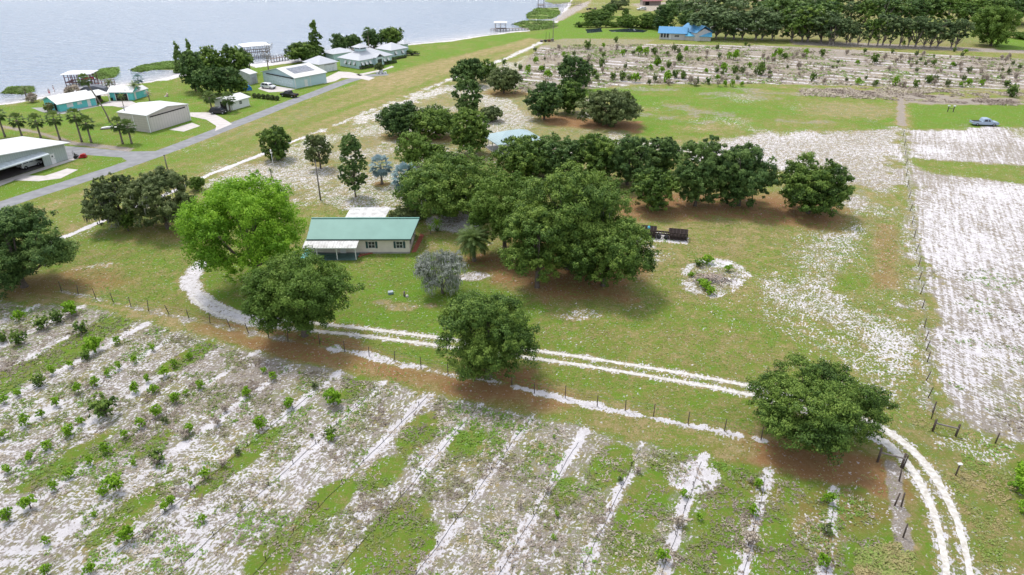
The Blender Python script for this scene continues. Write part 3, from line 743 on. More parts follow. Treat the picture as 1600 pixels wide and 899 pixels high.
def palm(name, label, base, topy, crown_r, m=LM_PALM, nfr=34, trunk_r=.16, seed=1, kind='fan', group=None, lean=(0, 0), h=None, copyof=None, cat='palm'):
    X, Y = at(*base); h = h or max(hz(base, topy)-crown_r*.55, .5)
    t = thing(name, label, cat, (X, Y, 0), 0, group)
    rng = np.random.RandomState(seed); V = []; Fq = []; T = []
    top = np.array([lean[0], lean[1], h])
    for i in range(nfr):
        az = i*2.39996+rng.uniform(-.2, .2); fr = i/nfr
        if kind == 'fan':
            el = 1.3-2.3*fr+rng.uniform(-.1, .1); ln = crown_r*.62; d = np.array([math.cos(az)*math.cos(el), math.sin(az)*math.cos(el), math.sin(el)])
            c = top+d*ln; k0 = len(V); V += [top, top+np.array([.03, .03, 0]), c+np.array([.03, .03, 0]), c]; Fq.append((k0, k0+1, k0+2, k0+3)); T += [.3]*4
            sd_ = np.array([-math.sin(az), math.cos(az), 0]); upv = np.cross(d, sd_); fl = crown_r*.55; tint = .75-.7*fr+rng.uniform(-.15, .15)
            for q in range(9):
                a = (q-4)/4*1.35; v = d*math.cos(a)+sd_*math.sin(a); tip = c+v*fl*(1-.12*abs(a))+np.array([0, 0, -.22*fl-.1*fl*abs(a)]); wv = np.cross(v, upv)*fl*.13
                k0 = len(V); V += [c, c+v*fl*.5+wv, tip, c+v*fl*.5-wv]; Fq.append((k0, k0+1, k0+2, k0+3)); T += [tint+rng.uniform(-.12, .12)]*4
        else:
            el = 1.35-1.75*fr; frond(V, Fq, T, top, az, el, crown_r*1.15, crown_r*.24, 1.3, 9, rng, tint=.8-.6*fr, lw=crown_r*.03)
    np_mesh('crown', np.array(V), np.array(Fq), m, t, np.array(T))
    mb = MB(); n = 8
    mb.tube([(lean[0]*(i/n)**1.5, lean[1]*(i/n)**1.5, -.1+(h+.1)*i/n) for i in range(n+1)], [trunk_r*(1.35-.35*i/n if i < 2 else 1.0+.06*(i % 2)) for i in range(n+1)], 8)
    mb.build('trunk', BARK_PALM, t)
    if kind == 'fan' and m is LM_PALM:      # skirt of dead boots below the crown
        k = 12; P = np.stack([np.full(k, lean[0]), np.full(k, lean[1]), np.full(k, h-.15)], 1)
        tag(strands(rng, P, t, crown_r*.45, .22, LM_STRAW, 'dead_frond', 1), kind='stuff')
    return t
def dup(o, loc, rot=0, sc=1.0, label=None, group=None):
    c = copy_tree(o); c.location = (loc[0], loc[1], loc[2] if len(loc) > 2 else 0); c.rotation_euler = (0, 0, rot); c.scale = (sc, sc, sc) if not hasattr(sc, '__len__') else sc
    if label: c['label'] = label
    if group: c['group'] = group
    return c

# near trees -----------------------------------------------------------
tree('maple_tree', 'tall broad bright yellow-green maple beside the driveway loop, left of the green-roofed house', (287,264,484,450), .9, LM_BRIGHT, 'oak', 11, 1.15, nl=92, lr=(.18,.30), trunk=.35)
tree('elm_tree', 'loose drooping mid-green tree over the driveway in front of the porch', (374,388,556,526), 1.4, LM_MID, 'oak', 12, .85, nl=55, lr=(.20,.32), trunk=.38, up=.0)
tree('oak_tree', 'rounded dark green oak on the fence line in the middle of the photo', (672,446,851,598), .9, LM_OAK, 'oak', 13, 1.0, nl=60, lr=(.2,.32), trunk=.4)
tree('oak_tree', 'broad dark oak by the driveway bend and wooden gate at lower right', (1163,556,1392,708), .7, LM_OAK, 'oak', 14, .95, nl=70, lr=(.18,.30), trunk=.45, up=.15)
tree('oak_tree', 'big dark grey-green oak cut by the left edge of the photo', (-80,316,110,456), .4, LM_DARK, 'oak', 15, 1.0, nl=60, lr=(.2,.3))
tree('live_oak', 'low spreading open live oak hung with moss, left one of the pair before the airstrip', (128,270,236,356), .3, LM_OLIVE, 'oak', 16, .8, nl=60, lr=(.16,.26), moss=1.2)
tree('live_oak', 'low spreading live oak with olive crown, right one of the pair before the airstrip', (188,264,316,362), .2, LM_OLIVE, 'oak', 17, .85, nl=64, lr=(.16,.26), moss=1.0)
tree('shrub', 'small light green shrub at the right foot of the spreading live oaks', (292,276,320,298), .1, LM_MID, 'bush', 18, cat='shrub')
tree('shrub', 'low dark shrub growing beneath the spreading live oaks', (178,324,214,362), .1, LM_OAK, 'bush', 19, cat='shrub')
def moss_tree():
    X, Y, zc, rh, rv = fit(648, 382, 732, 464, .0); rng = np.random.RandomState(20)
    t = thing('mossy_tree', 'silver-grey tree draped all over in hanging moss on the front lawn', 'tree', (X, Y, 0))
    lb = lobes_in(rng, rh, rv, zc, 34, (.22,.34), up=.2)
    foliage(rng, lb, 13000, .20, LM_GREY, t, asp=.4)
    P = np.concatenate([c+rdir(rng, 30, .2)*r*.95 for c, r in lb]); tag(strands(rng, P, t, .5, .11, LM_GREY, 'moss', 3), kind='stuff')
    foliage(rng, [(c+np.array([0, 0, -.2]), r*.8) for c, r in lb], 3500, .22, LM_OAK, t, name='green_leaves')
    limbs(rng, lb, zc, .2, zc+rv*.4, BARK, t, n=8)
moss_tree()
palm('date_palm', 'dark green feather palm with short trunk on the lawn before the big oaks', (741,408), 361, 2.7, LM_PALM, 64, .26, 21, 'feather')
# big oak group in the centre
tree('live_oak', 'pale yellowish-green live oak at the upper left of the big central oak group', (728,262,850,392), 1.0, LM_MID, 'oak', 22, .9, nl=52, lr=(.22,.34))
tree('live_oak', 'tallest dark oak at the heart of the big central group with bare grey limbs', (800,256,985,420), 1.2, LM_OAK, 'oak', 23, .95, nl=70, lr=(.20,.32), moss=.35)
tree('live_oak', 'bright-topped live oak at the front left of the big central group', (776,318,905,446), 1.2, LM_OAK, 'oak', 24, .95, nl=50, lr=(.22,.34))
tree('live_oak', 'lower right oak of the big central group, nearest the rusty frame', (868,330,1026,450), .8, LM_OAK, 'oak', 25, .95, nl=60, lr=(.2,.32))
tree('live_oak', 'wide dark green live oak with low forked trunk behind the green-roofed house', (624,238,792,340), .9, LM_OAK, 'oak', 26, .95, nl=64, lr=(.2,.32), moss=.2)
# hedgerow of trees behind, left to right
for i, (b, lab, mm) in enumerate([
    ((768,212,862,276), 'leafy tree hiding the lower edge of the pale blue pavilion roof', LM_OAK),
    ((838,208,915,276), 'dark tree second from the pavilion in the long tree row', LM_DARK),
    ((896,206,968,286), 'olive green tree third from the pavilion in the long tree row', LM_OAK),
    ((944,210,1022,288), 'dark dense tree fourth from the pavilion in the long tree row', LM_DARK),
    ((1004,210,1062,270), 'slimmer tree just left of the gap in the long tree row', LM_DARK),
    ((1052,210,1134,322), 'tall dark oak with low skirt in the long tree row', LM_DARK),
    ((1110,220,1214,322), 'wide dark oak at the right end of the closed tree row', LM_DARK),
    ((986,262,1058,328), 'smaller round tree standing in front of the long tree row', LM_OAK),
    ((1218,246,1324,334), 'free-standing round dark oak on white sand right of the tree row', LM_OAK)]):
    tree('oak_tree', lab, (b[0]-3, b[1], b[2]+3, b[3]+4), .05, mm, 'oak', 40+i, 1.0, nl=46, lr=(.20,.34))
tree('oak_tree', 'round dark bushy oak standing alone beside the white sand track', (403,197,457,252), .0, LM_OAK, 'oak', 50, nl=36, lr=(.24,.36))
tree('young_oak', 'thin airy young tree with leaning top on bare sand', (475,214,519,256), 1.3, LM_OLIVE, 'pine', 51, .8, nl=24, lr=(.2,.3))
tree('pine_tree', 'tall slim open pine standing alone behind the green-roofed house', (528,216,572,296), 1.8, LM_DARK, 'pine', 52, 1.0, nl=44, trunk=.13)
tree('young_oak', 'light green tree with spreading branches before the bare sand slope', (613,206,676,258), .8, LM_MID, 'oak', 53, .7, nl=26)
tree('young_oak', 'small dark green tree to the right of the light green one', (660,226,706,258), .5, LM_OAK, 'oak', 54, .8, nl=20)
tree('pine_tree', 'round-headed pine with bare stem just left of the pale blue pavilion', (702,178,766,234), 1.5, LM_OAK, 'pine', 55, 1.3, nl=46, trunk=.2)
tree('pine_tree', 'open-crowned pine farther back above the round-headed pine', (707,128,753,176), 1.2, LM_DARK, 'pine', 56, 1.1, nl=34, trunk=.18)
tree('oak_thicket', 'grey-green scrub oak clump at left of the dark thicket on sand', (592,160,668,216), .0, LM_DARK, 'bush', 57, nl=48, cat='tree')
tree('oak_thicket', 'greener scrub oak clump at right of the dark thicket on sand', (640,166,720,218), .0, LM_OAK, 'bush', 58, nl=50, cat='tree')
tree('shrub', 'low grey-green shrub on sand between the two pines and the oaks', (748,166,786,190), .1, LM_OLIVE, 'bush', 59, cat='shrub')
tree('oak_tree', 'dark oak at the left of the clump beside the sand track', (706,90,758,134), .3, LM_DARK, 'oak', 60, nl=30)
tree('oak_tree', 'dark oak in the middle of the clump beside the sand track', (742,92,776,126), .3, LM_OAK, 'oak', 61, nl=24)
tree('oak_tree', 'rounded olive oak at the right of the clump beside the sand track', (760,104,814,146), .2, LM_OLIVE, 'oak', 62, nl=34)
tree('pine_tree', 'dark tall pine rising behind the two wide oaks', (870,94,924,138), 1.0, LM_DARK, 'pine', 63, 1.2, nl=34)
tree('live_oak', 'dense dark live oak at left of the wide pair on orange litter', (822,128,880,186), .4, LM_DARK, 'oak', 64, nl=40, moss=.4)
tree('live_oak', 'rounded green live oak behind the join of the wide pair', (862,126,916,176), .4, LM_OAK, 'oak', 65, nl=34)
tree('live_oak', 'olive-brown umbrella-shaped live oak at right of the wide pair', (906,142,1002,196), .5, LM_OLIVE, 'oak', 66, nl=50, lr=(.2,.3))
# silver palms, small palms
palm('silver_palm', 'silver-blue fan palm standing clear on orange mulch behind the house', (597,288), 249, 2.3, LM_SILVER, 34, .22, 70)
palm('silver_palm', 'larger silver-blue fan palm touching the oak behind the house', (638,325), 264, 2.7, LM_SILVER, 38, .24, 71)
palm('young_palm', 'tiny brownish palm beside a thin white post on bare sand', (425,281), 263, .8, LM_OLIVE, 14, .1, 72, 'feather', cat='palm')
palm('yucca', 'bright green spiky plant in the bed at the corner of the house', (683,362), 343, 1.0, LM_CITRUS, 22, .08, 73, 'feather', cat='plant')
palm('yucca', 'short bright spiky plant nearest the brick walk', (673,366), 352, .7, LM_CITRUS, 16, .07, 74, 'feather', cat='plant')
for i, (b, t_, lab) in enumerate([((8,214),172,'fan palm at the left edge in the row behind the white hangar roof'), ((35,215),181,'second fan palm from the left in the row behind the hangar'),
        ((64,216),182,'third fan palm from the left in the row behind the hangar'), ((94,219),178,'fourth fan palm from the left in the row behind the hangar'),
        ((128,222),174,'tallest fan palm of the row behind the hangar, fifth from the left'), ((143,223),185,'fan palm leaning against the tallest one in the row'),
        ((192,225),187,'left palm of the close pair before the beige hangar'), ((206,225),191,'right palm of the close pair before the beige hangar')]):
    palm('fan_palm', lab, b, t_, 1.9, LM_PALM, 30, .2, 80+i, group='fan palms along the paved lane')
palm('fan_palm', 'very tall thin leaning palm in front of the turquoise house', (171.5,191), 120, 1.7, LM_PALM, 30, .16, 90, lean=(-4.2, 1.0))
palm('fan_palm', 'fan palm at the left front of the small white shed', (331,172), 146, 1.9, LM_PALM, 30, .2, 91)
palm('fan_palm', 'bushy fan palm covering the doorway of the small white shed', (360,175), 148, 2.0, LM_PALM, 34, .2, 92)
palm('coconut_palm', 'feather palm by the beach behind the turquoise house', (172,138), 124, 2.0, LM_OLIVE, 18, .15, 93, 'feather')
palm('coconut_palm', 'slender feather palm at the side wall of the turquoise garage', (214,154), 128, 1.9, LM_PALM, 16, .13, 94, 'feather')
palm('coconut_palm', 'small feather palm on the pale drive of the turquoise garage', (193,166), 147, 1.3, LM_PALM, 14, .09, 95, 'feather')
palm('silver_palm', 'dusky blue fan palm behind the turquoise garage', (218,135), 119, 1.7, LM_SILVER, 26, .15, 96)
palm('young_palm', 'tan shaggy palm on the grass right of the turquoise garage', (234,158), 142, 1.2, LM_STRAW, 16, .14, 97, 'feather')
palm('young_palm', 'dry brown palm at the beach left of the turquoise house', (42,154), 136, 1.8, LM_OLIVE, 18, .2, 98, 'feather')
palm('fan_palm', 'palm rising beside the cupola roof among the lakeside oaks', (577,80), 45, 1.9, LM_DARK, 26, .2, 99)
palm('fan_palm', 'fan palm in front of the dark lakeside tree clump', (392,116), 86, 2.1, LM_PALM, 30, .2, 100)
# lakeside tree clumps
for i, (b, lab, mm, stl) in enumerate([
    ((276,76,322,142), 'dark tree at the left of the lakeside clump by the turquoise house', LM_DARK, 'oak'),
    ((305,70,350,124), 'tallest dark tree in the lakeside clump', LM_OAK, 'oak'),
    ((340,70,392,120), 'green-topped oak at the right of the lakeside clump', LM_OAK, 'oak'),
    ((300,104,352,148), 'low dark tree at the front of the lakeside clump', LM_DARK, 'oak'),
    ((336,100,378,146), 'dark tree at the front right of the lakeside clump', LM_DARK, 'oak'),
    ((266,64,290,112), 'light green feathery cypress at the left of the lakeside clump', LM_CYP, 'cone'),
    ((284,62,308,110), 'green feathery cypress tucked behind the lakeside clump', LM_CYP, 'cone'),
    ((362,121,388,146), 'round dark bush beside the blue tarp', LM_OAK, 'bush'),
    ((476,32,510,92), 'tall pointed cypress above the garage roof', LM_MID, 'cone'),
    ((446,66,500,96), 'loose oak at the foot of the pointed cypress', LM_OAK, 'oak'),
    ((514,50,542,82), 'round dark oak left of the cupola house', LM_DARK, 'oak'),
    ((534,54,564,78), 'smaller oak directly behind the cupola house', LM_DARK, 'oak'),
    ((566,48,600,74), 'dark oak at the palm stem behind the cupola house', LM_DARK, 'oak'),
    ((590,43,632,72), 'wide green oak behind the right wing of the lakeside house', LM_OAK, 'oak')]):
    tree('lakeside_tree', lab, b, .4, mm, stl, 110+i, 1.0, nl=34 if stl != 'cone' else 50, lr=(.24,.36))
palm('banana_plant', 'arching yellowish banana plant in front of the lakeside clump', (352,146), 118, 2.4, LM_MID, 22, .12, 130, 'feather', cat='plant')
tree('small_tree', 'small round ornamental tree by the white planter at the road end', (585,99,600,110), 1.0, LM_OLIVE, 'oak', 131, nl=12, trunk=.1, cat='tree')
# bare tree
def bare(label, base, topy, spread, seed):
    X, Y = at(*base); h = hz(base, topy); rng = random.Random(seed)
    t = thing('bare_tree', label, 'tree', (X, Y, 0)); mb = MB()
    mb.tube([(0,0,-.1),(0,0,h*.4),(.1,0,h*.7)], [.22,.16,.08], 7); mb.build('trunk', BARK_PALE, t)
    tw = MB()
    for i in range(34):
        z = h*rng.uniform(.3, .8); a = rng.uniform(0, 6.28); l = spread*rng.uniform(.4, 1)
        e = Vector((math.cos(a)*l, math.sin(a)*l, z+l*.7)); tw.tube([(0,0,z), tuple(Vector((0,0,z)).lerp(e,.5)+Vector((0,0,-.15))), tuple(e)], [.06,.04,.015], 4)
        for j in range(5):
            s_ = Vector((0,0,z)).lerp(e, rng.uniform(.4, 1)); tw.bar(s_, s_+Vector((rng.uniform(-.7,.7), rng.uniform(-.7,.7), rng.uniform(.1,.8))), .025)
    tw.build('twigs', BARK_PALE, t)
bare('leafless grey tree in front of the lakeside boathouse', (420,112), 62, 3.6, 3)

# far trees: a few kinds copied along the windbreak and wood -----------------
def kind_tree(seed, m, style='oak', rh=5.0, rv=4.5, zc=6.5, bark=BARK_PALE, dens=.8, size=.7):
    rng = np.random.RandomState(seed); t = thing('windbreak_tree', 'x', 'tree', (0, -500, 0))
    lb = lobes_in(rng, rh, rv, zc, 34, (.22,.36), up=.25) if style == 'oak' else lobes_in(rng, rh, rv, zc, 26, (.2,.3), up=.6, core=.5, flat=.7)
    foliage(rng, lb, int(2600*dens), size, m, t, sub=8)
    limbs(rng, lb, zc, .28, zc+rv*.4, bark, t, n=7, fork=zc-rv*.9)
    return t
K_far = [kind_tree(204, LM_MID, rh=5.4, rv=5.2, zc=5.7, dens=1.2), kind_tree(200, LM_DARK, rh=5.8, rv=5.3, zc=5.6, dens=1.2), kind_tree(201, LM_OAK, rh=5.6, rv=5.2, zc=5.7, dens=1.2), kind_tree(202, LM_DARK, rh=6.2, rv=5.4, zc=5.6, dens=1.2), kind_tree(203, LM_WIND, rh=5.8, rv=5.2, zc=5.7, dens=1.1)]
K_wind = [kind_tree(210, LM_WIND, 'vase', 4.4, 5.2, 5.9, dens=1.0), kind_tree(211, LM_WIND, 'vase', 4.7, 5.2, 5.8, dens=1.0), kind_tree(212, LM_OAK, 'vase', 4.4, 5.1, 6.2, dens=.9)]
usedk = set()
def place_far(kinds, i, x, ybase, topy, name, label, group, wid=1.0, seed=0):
    rr = random.Random(seed); k = kinds[rr.randint(0, len(kinds)-1)]; X, Y = at(x, ybase); h = hz((x, ybase), topy)*rr.uniform(.82, 1.15); s = h/11.2; wid *= rr.uniform(.85, 1.25)
    o = k if k.name not in usedk else copy_tree(k)
    usedk.add(k.name)
    o.location = (X, Y, 0); o.rotation_euler = (0, 0, rr.uniform(0, 6.28)); o.scale = (s*wid, s*wid, s)
    o.name = name; o['label'] = label; o['group'] = group
    return o
for i in range(17):      # tree line facing the back orchard
    x = 1292+i*12.6+random.Random(i).uniform(-5, 5)
    place_far(K_wind, i, x, 70+(x-1296)*.028, 24+random.Random(i+50).uniform(-2, 5), 'windbreak_tree', 'pale-stemmed upright tree in the even line behind the right half of the back orchard', 'windbreak trees behind the back orchard', 1.05, i)
for i in range(15):
    x = 1090+i*14.5+random.Random(i+9).uniform(-4, 4)
    place_far([K_far[4], K_far[2], K_far[4]], i, x, 60+(x-1090)*.03, 13+random.Random(i+70).uniform(-4, 6), 'grey_oak', 'rounded grey-green oak in the dark line between the blue-roofed house and the windbreak', 'oaks right of the blue-roofed house', 1.25, i+100)
tree('oak_tree', 'very large bright-sided round oak at the far right behind the orchard', (1519,8,1596,73), .1, LM_MID, 'oak', 140, nl=46, ovr=None)
tree('hedge_shrub', 'long low clipped light green hedge at the far right edge', (1580,50,1640,62), .05, LM_MID, 'bush', 141, cat='hedge')
for i in range(46):      # wood at the top of the photo
    rr = random.Random(900+i); x = 1075+(i % 23)*25+rr.uniform(-9, 9); row = i//23
    place_far(K_far, i, x, 38-22*row+rr.uniform(-4, 3), -14-22*row+rr.uniform(-6, 12), 'wood_tree', 'dark broad tree in the wood that closes the view behind the windbreak', 'trees of the wood at the top right', 1.45, i+300)
for i in range(26):
    rr = random.Random(1900+i); x = 880+i*30+rr.uniform(-9, 9)
    place_far(K_far, i, x, -6+rr.uniform(-4, 3), -44+rr.uniform(-6, 8), 'wood_tree', 'dark broad tree in the wood that closes the view behind the windbreak', 'trees of the wood at the top right', 1.3, i+500)
for i, (b, lab, mm) in enumerate([
    ((905,16,962,36), 'long dark shrubby tree at the end of the marsh green', LM_OAK), ((948,0,986,14), 'purplish bare-looking tree at the top near the far yard', LM_OLIVE),
    ((1020,4,1062,48), 'large tree with brown vines left of the blue-roofed house', LM_DARK), ((962,24,1000,42), 'bright shrub thicket behind the ponds, left part', LM_MID),
    ((990,22,1034,44), 'dark shrub thicket behind the ponds, right part', LM_OAK), ((940,6,965,26), 'dark upright tree by the far yard', LM_DARK),
    ((1060,16,1100,42), 'bushy tree behind the blue roof', LM_DARK), ((1036,0,1080,24), 'dark tree behind the vine-hung tree', LM_DARK), ((972,12,984,30), 'small upright dark tree on the far green', LM_OAK)]):
    tree('far_tree', lab, b, .2, mm, 'oak' if i in (2, 5, 6, 7) else 'bush', 150+i, nl=26)
for i in range(9): 
    rr = random.Random(70+i); x = 905+i*14
    tree('far_bush', 'low dark bush in the scrub strip behind the ponds', (x-9, 34+rr.uniform(-3, 1), x+9, 42+rr.uniform(0, 2)), .05, [LM_OAK, LM_MID, LM_DARK][i % 3], 'bush', 170+i, nl=9, group='scrub strip bushes behind the ponds', cat='shrub')

# orchard plants -----------------------------------------------------------
def sapling(seed, m, rh, rv, zc, n, size, name='citrus_sapling'):
    rng = np.random.RandomState(seed); t = thing(name, 'x', 'sapling', (0, -500, 0))
    lb = lobes_in(rng, rh, rv, zc, 12, (.35,.5), up=.3, core=.2, flat=1.1)
    foliage(rng, lb, n, size, m, t, sub=7, sr=.4)
    mb = MB(); mb.tube([(0,0,-.05),(.02,0,zc*.6),(0,.03,zc)], [.035,.03,.015], 6)
    for k in range(4):
        a = k*1.6+seed; mb.tube([(0,0,zc*.5),(math.cos(a)*rh*.5,math.sin(a)*rh*.5,zc+.1)], [.02,.008], 5)
    mb.build('stem', BARK, t); return t
SAP = [sapling(300+i, LM_CITRUS, .50, .52, .48, 800, .13) for i in range(4)]
SHR = [sapling(320+i, LM_OAK, .58, .52, .48, 850, .14, 'field_shrub') for i in range(3)]
DRY = [sapling(330+i, LM_STRAW, .5, .42, .45, 520, .13, 'dry_weed') for i in range(2)] + [sapling(333, LM_OLIVE, .5, .4, .42, 520, .13, 'dry_weed')]
usd = set()
def put(kinds, i, x, y, sc, label, cat, group, rr, tall=1.0):
    k = kinds[i % len(kinds)]; o = k if k.name not in usd else copy_tree(k); usd.add(k.name)
    o.location = (*at(x, y), 0); o.rotation_euler = (0, 0, rr.uniform(0, 6.28)); o.scale = (sc, sc, sc*tall)
    tag(o, label, cat, group); return o
z1 = lambda u, v: (u*.33375, 450+v*.33375)
z8 = lambda u, v: (u*.3327, 600+v*.3327)
z2 = lambda u, v: (350+.3437*u, 590+.3437*v)
z3 = lambda u, v: (780+.33125*u, 640+.33125*v)
fs = [z1(*p)+(s,) for p, s in [((405,335),1),((550,262),1),((335,372),1.2),((250,402),1.1),((85,505),1.1),((20,540),1.2),((630,352),1.1),((560,378),1.15),((505,412),1),((445,458),1.2),((370,490),1.2),((265,555),1.1),((195,606),1.1),((120,646),1.2),((20,704),1.3),
      ((715,295),1.1),((890,333),1.1),((820,372),1.1),((770,415),1.5),((695,440),1.1),((635,490),1.3),((940,470),1.1),((875,500),1),((825,538),1.3),((740,600),1.3),((665,650),1.3),((585,705),1.2),((330,690),1.4),((380,636),1.2),((225,755),1.1),((145,806),1.1),
      ((40,862),1.2),((500,772),1.2),((425,828),1.1),((325,888),1.2),((885,680),1.2),((630,832),.8),((1155,508),1.2),((960,895),1.2),((1350,563),1.5),((1225,660),1.8),((1280,430),1.1),((1235,398),.8)]]
fs += [z8(*p)+(s,) for p, s in [((545,500),1.9),((490,520),1.3),((258,498),.9),((145,585),1.7),((45,642),1.4),((598,742),1.9),((222,750),.8),((780,590),1.2),((808,572),1.1),((955,645),.9),((445,622),.6),((897,478),.6),((225,897),1),((425,890),1.2),((1465,250),.5)]]
fs += [z3(*p)+(s,) for p, s in [((770,715),1.3),((1218,372),1.0),((1198,497),1.2),((1525,735),1.3),((943,520),.8),((865,412),.9),((1545,440),1.3)]]
fs += [z2(*p)+(s,) for p, s in [((485,285),1.0),((105,85),1.1),((1515,630),.6),((1500,735),.6),((1500,275),.5)]]
rr = random.Random(5)
for i, (x, y, s) in enumerate(fs):
    put(SAP, i, x, y, s*.92*rr.uniform(.85, 1.1), 'small bright green citrus sapling in the sandy foreground rows', 'sapling', 'citrus saplings in the foreground rows', rr, rr.uniform(.9, 1.2))
for i, (u, v, s, lab) in enumerate([(95,150,1.5,'leafy shrub at the top left corner of the foreground field'), (205,190,1.9,'wide shrub left of the thicket below the lane bend'), (272,160,1.7,'shrub in the middle of the thicket below the lane bend'),
        (335,125,2.2,'tallest shrub in the thicket below the lane bend'), (385,212,1.7,'dark upright shrub at the right of the thicket below the lane bend'), (90,262,1.9,'grey-green shrub low at the left edge thicket'),
        (445,300,2.3,'large round dark shrub alone in the upper foreground rows'), (500,600,2.6,'largest round dark green shrub in the foreground field'), (190,460,1.5,'low dark shrub among saplings near the left edge'),
        (1560,545,2.2,'wide feathery bright shrub left of the green patch'), (740,815,1.4,'dark shrub with dry base in the sandy rows'), (405,335,1.1,'small shrub at the foot of the large round one'),
        (725,490,1.1,'low rusty green shrub between two saplings'), (1550,697,1.2,'yellow-flowering low shrub on a sand row'), (15,250,1.5,'shrub cut by the left edge below the lane')]):
    x, y = z1(u, v); o = put(SHR, i, x, y, s, lab, 'shrub', None, rr)
    if i in (0, 3, 9): 
        for ch in o.children:
            if ch.name.startswith('crown'): ch.data = ch.data.copy(); ch.data.materials[0] = LM_CITRUS
    if 'group' in o: del o['group']
for i, (p, s) in enumerate([(z3(850,545),1.2),(z3(1175,640),1.6),(z3(1545,585),1.2),(z3(1185,345),.7),(z1(1055,575),1),(z1(775,630),1),(z1(870,700),1.2),(z1(735,830),1.2),(z1(1210,640),1),(z1(1020,640),1),(z8(1045,390),1),(z8(1120,330),.9),(z8(700,710),1),(z3(650,300),.8),(z3(570,340),.8),(z3(230,390),.8),(z3(100,460),.8),(z1(1475,470),1.0)]):
    put(DRY, i, p[0], p[1], s, 'dry brownish weed clump in the foreground rows', 'weed', 'dry weed clumps in the foreground rows', rr)
q3 = lambda u, v: (700+u/3.995, v/3.995); q4 = lambda u, v: (1000+u/5.287, v/5.287); q5 = lambda u, v: (1300+u/5.287, v/5.287)
bo = [q3(*p)+(s,) for p, s in [((550,398),2.2),((720,355),1.8),((872,310),3.0),((795,385),2.0),((880,375),1.8),((970,300),1.8),((1090,352),2.2),((970,360),1.8),((955,420),2.2),((1155,345),2.0),((1190,345),3),((1235,350),2.8),((1285,345),2.4),((1050,266),2),((1412,326),3),((1485,328),2.2),((1440,382),2.2),((1370,348),1.4),((1305,413),2.4),((1376,425),2.0),((1336,452),1.8),((1265,438),1.6),((1030,502),2.2),((1085,505),2.4),((1130,505),2.2),((1168,515),2.8),((1365,517),2.6),((1415,490),1.8),((1465,490),2),((1547,535),2.4),((620,490),2.6),((500,462),2.2),((350,408),1.8),((450,440),1.6),((420,420),1.5),((580,450),1.8),((850,420),1.8),((910,480),2.2),((930,500),1.8)]]
bo += [q4(*p)+(s,) for p, s in [((638,418),2.2),((785,500),3),((735,492),2.2),((655,482),1.6),((870,378),1.4),((900,392),1.3),((1150,465),2.8),((1098,503),2.2),((1190,492),2.2),((990,625),3),((1010,565),2.4),((905,558),1.5),((690,610),2.6),((635,602),1.6),((778,612),2.4),((842,615),2.4),((545,605),1.6),((222,680),2.6),((287,648),2.2),((352,655),1.8),((468,705),2.4),((145,548),2.4),((90,578),1.8),((240,565),1.8),((320,508),2.4),((800,668),1.8),((640,665),1.6),((1360,472),2.6),((1500,470),2.2),((1420,675),2.2),((1215,572),1.4),((700,715),1.6),((760,720),1.8),((560,700),1.8),((480,505),1.2),((190,590),1.4),((840,715),1.5),((1075,650),1.3)]]
bo += [q5(*p)+(s,) for p, s in [((345,528),2.8),((495,442),1.4),((1125,605),2.4),((990,555),1.6),((515,712),2.2),((685,728),2.0),((797,688),2.2),((852,678),2.2),((1125,705),2.0),((1230,718),1.8),((1440,722),2),((1480,802),3),((1390,642),1.2),((205,538),1.6),((630,530),1.2),((270,440),1.4),((1010,430),1.4),((660,500),1),((1060,720),1.4),((210,700),1.8),((360,705),1.6),((840,540),1.8),((1490,540),1.6),((1100,440),1.6),((590,380),1.6)]]
for i, (x, y, s) in enumerate(bo):
    put([SHR[0], SAP[1], SHR[1], SHR[2], DRY[2]], i, x, y, s*1.1, 'dark bushy citrus plant in the sand-striped orchard at the back', 'sapling', 'citrus plants in the back orchard', rr, rr.uniform(1.0, 1.35))
rb_ = random.Random(77)
for i in range(110):
    u, v = rb_.random(), rb_.random(); x = 830+u*770; y = 76+u*14+v*(60-u*12)
    put([DRY[2], DRY[0], DRY[1]], i, x, y, rb_.uniform(1.3, 2.4), 'grey-brown dead brush clump in the sand-striped orchard at the back', 'weed', 'dead brush clumps in the back orchard', rr, rb_.uniform(1.0, 1.5))
for k, (x, y, s, lab, K) in enumerate([(1105,412,2.0,'bright green shrub at the upper left of the burn pile ring',SHR),(1092,416,1.5,'dark green shrub at the left rim of the burn pile ring',SHR),(1138,424,1.5,'light green weed bush at the upper right inside the ring',SAP),(1095,446,1.5,'bright weeds at the lower left inside the ring',SAP),(1103,452,1.9,'bright weeds at the bottom of the ring',SAP),(1110,460,1.6,'lowest bright weed clump of the ring',SAP),(1080,432,1.0,'small green weed at the left inside the ring',SHR),
        (1588,770,2.2,'bright shrub at the right edge beside the driveway bend',SAP),(1596,745,2.0,'upper bright shrub at the right edge',SAP),(1600,800,1.6,'lower bright shrub at the right edge',SAP),(683,362,.9,'low green shrub in the bed by the house corner',SHR)]):
    o = put(K, k, x, y, s, lab, 'shrub', None, rr, .75)
    if 'group' in o: del o['group']
for i in range(6): tree('hedge_shrub', 'small dark palmetto clump on the grass between shed and black pickup', (394+i*7, 146+i*.8, 401+i*7, 153+i*.8), .05, LM_OLIVE, 'bush', 180+i, nl=5, group='palmetto clumps in a line', cat='shrub')
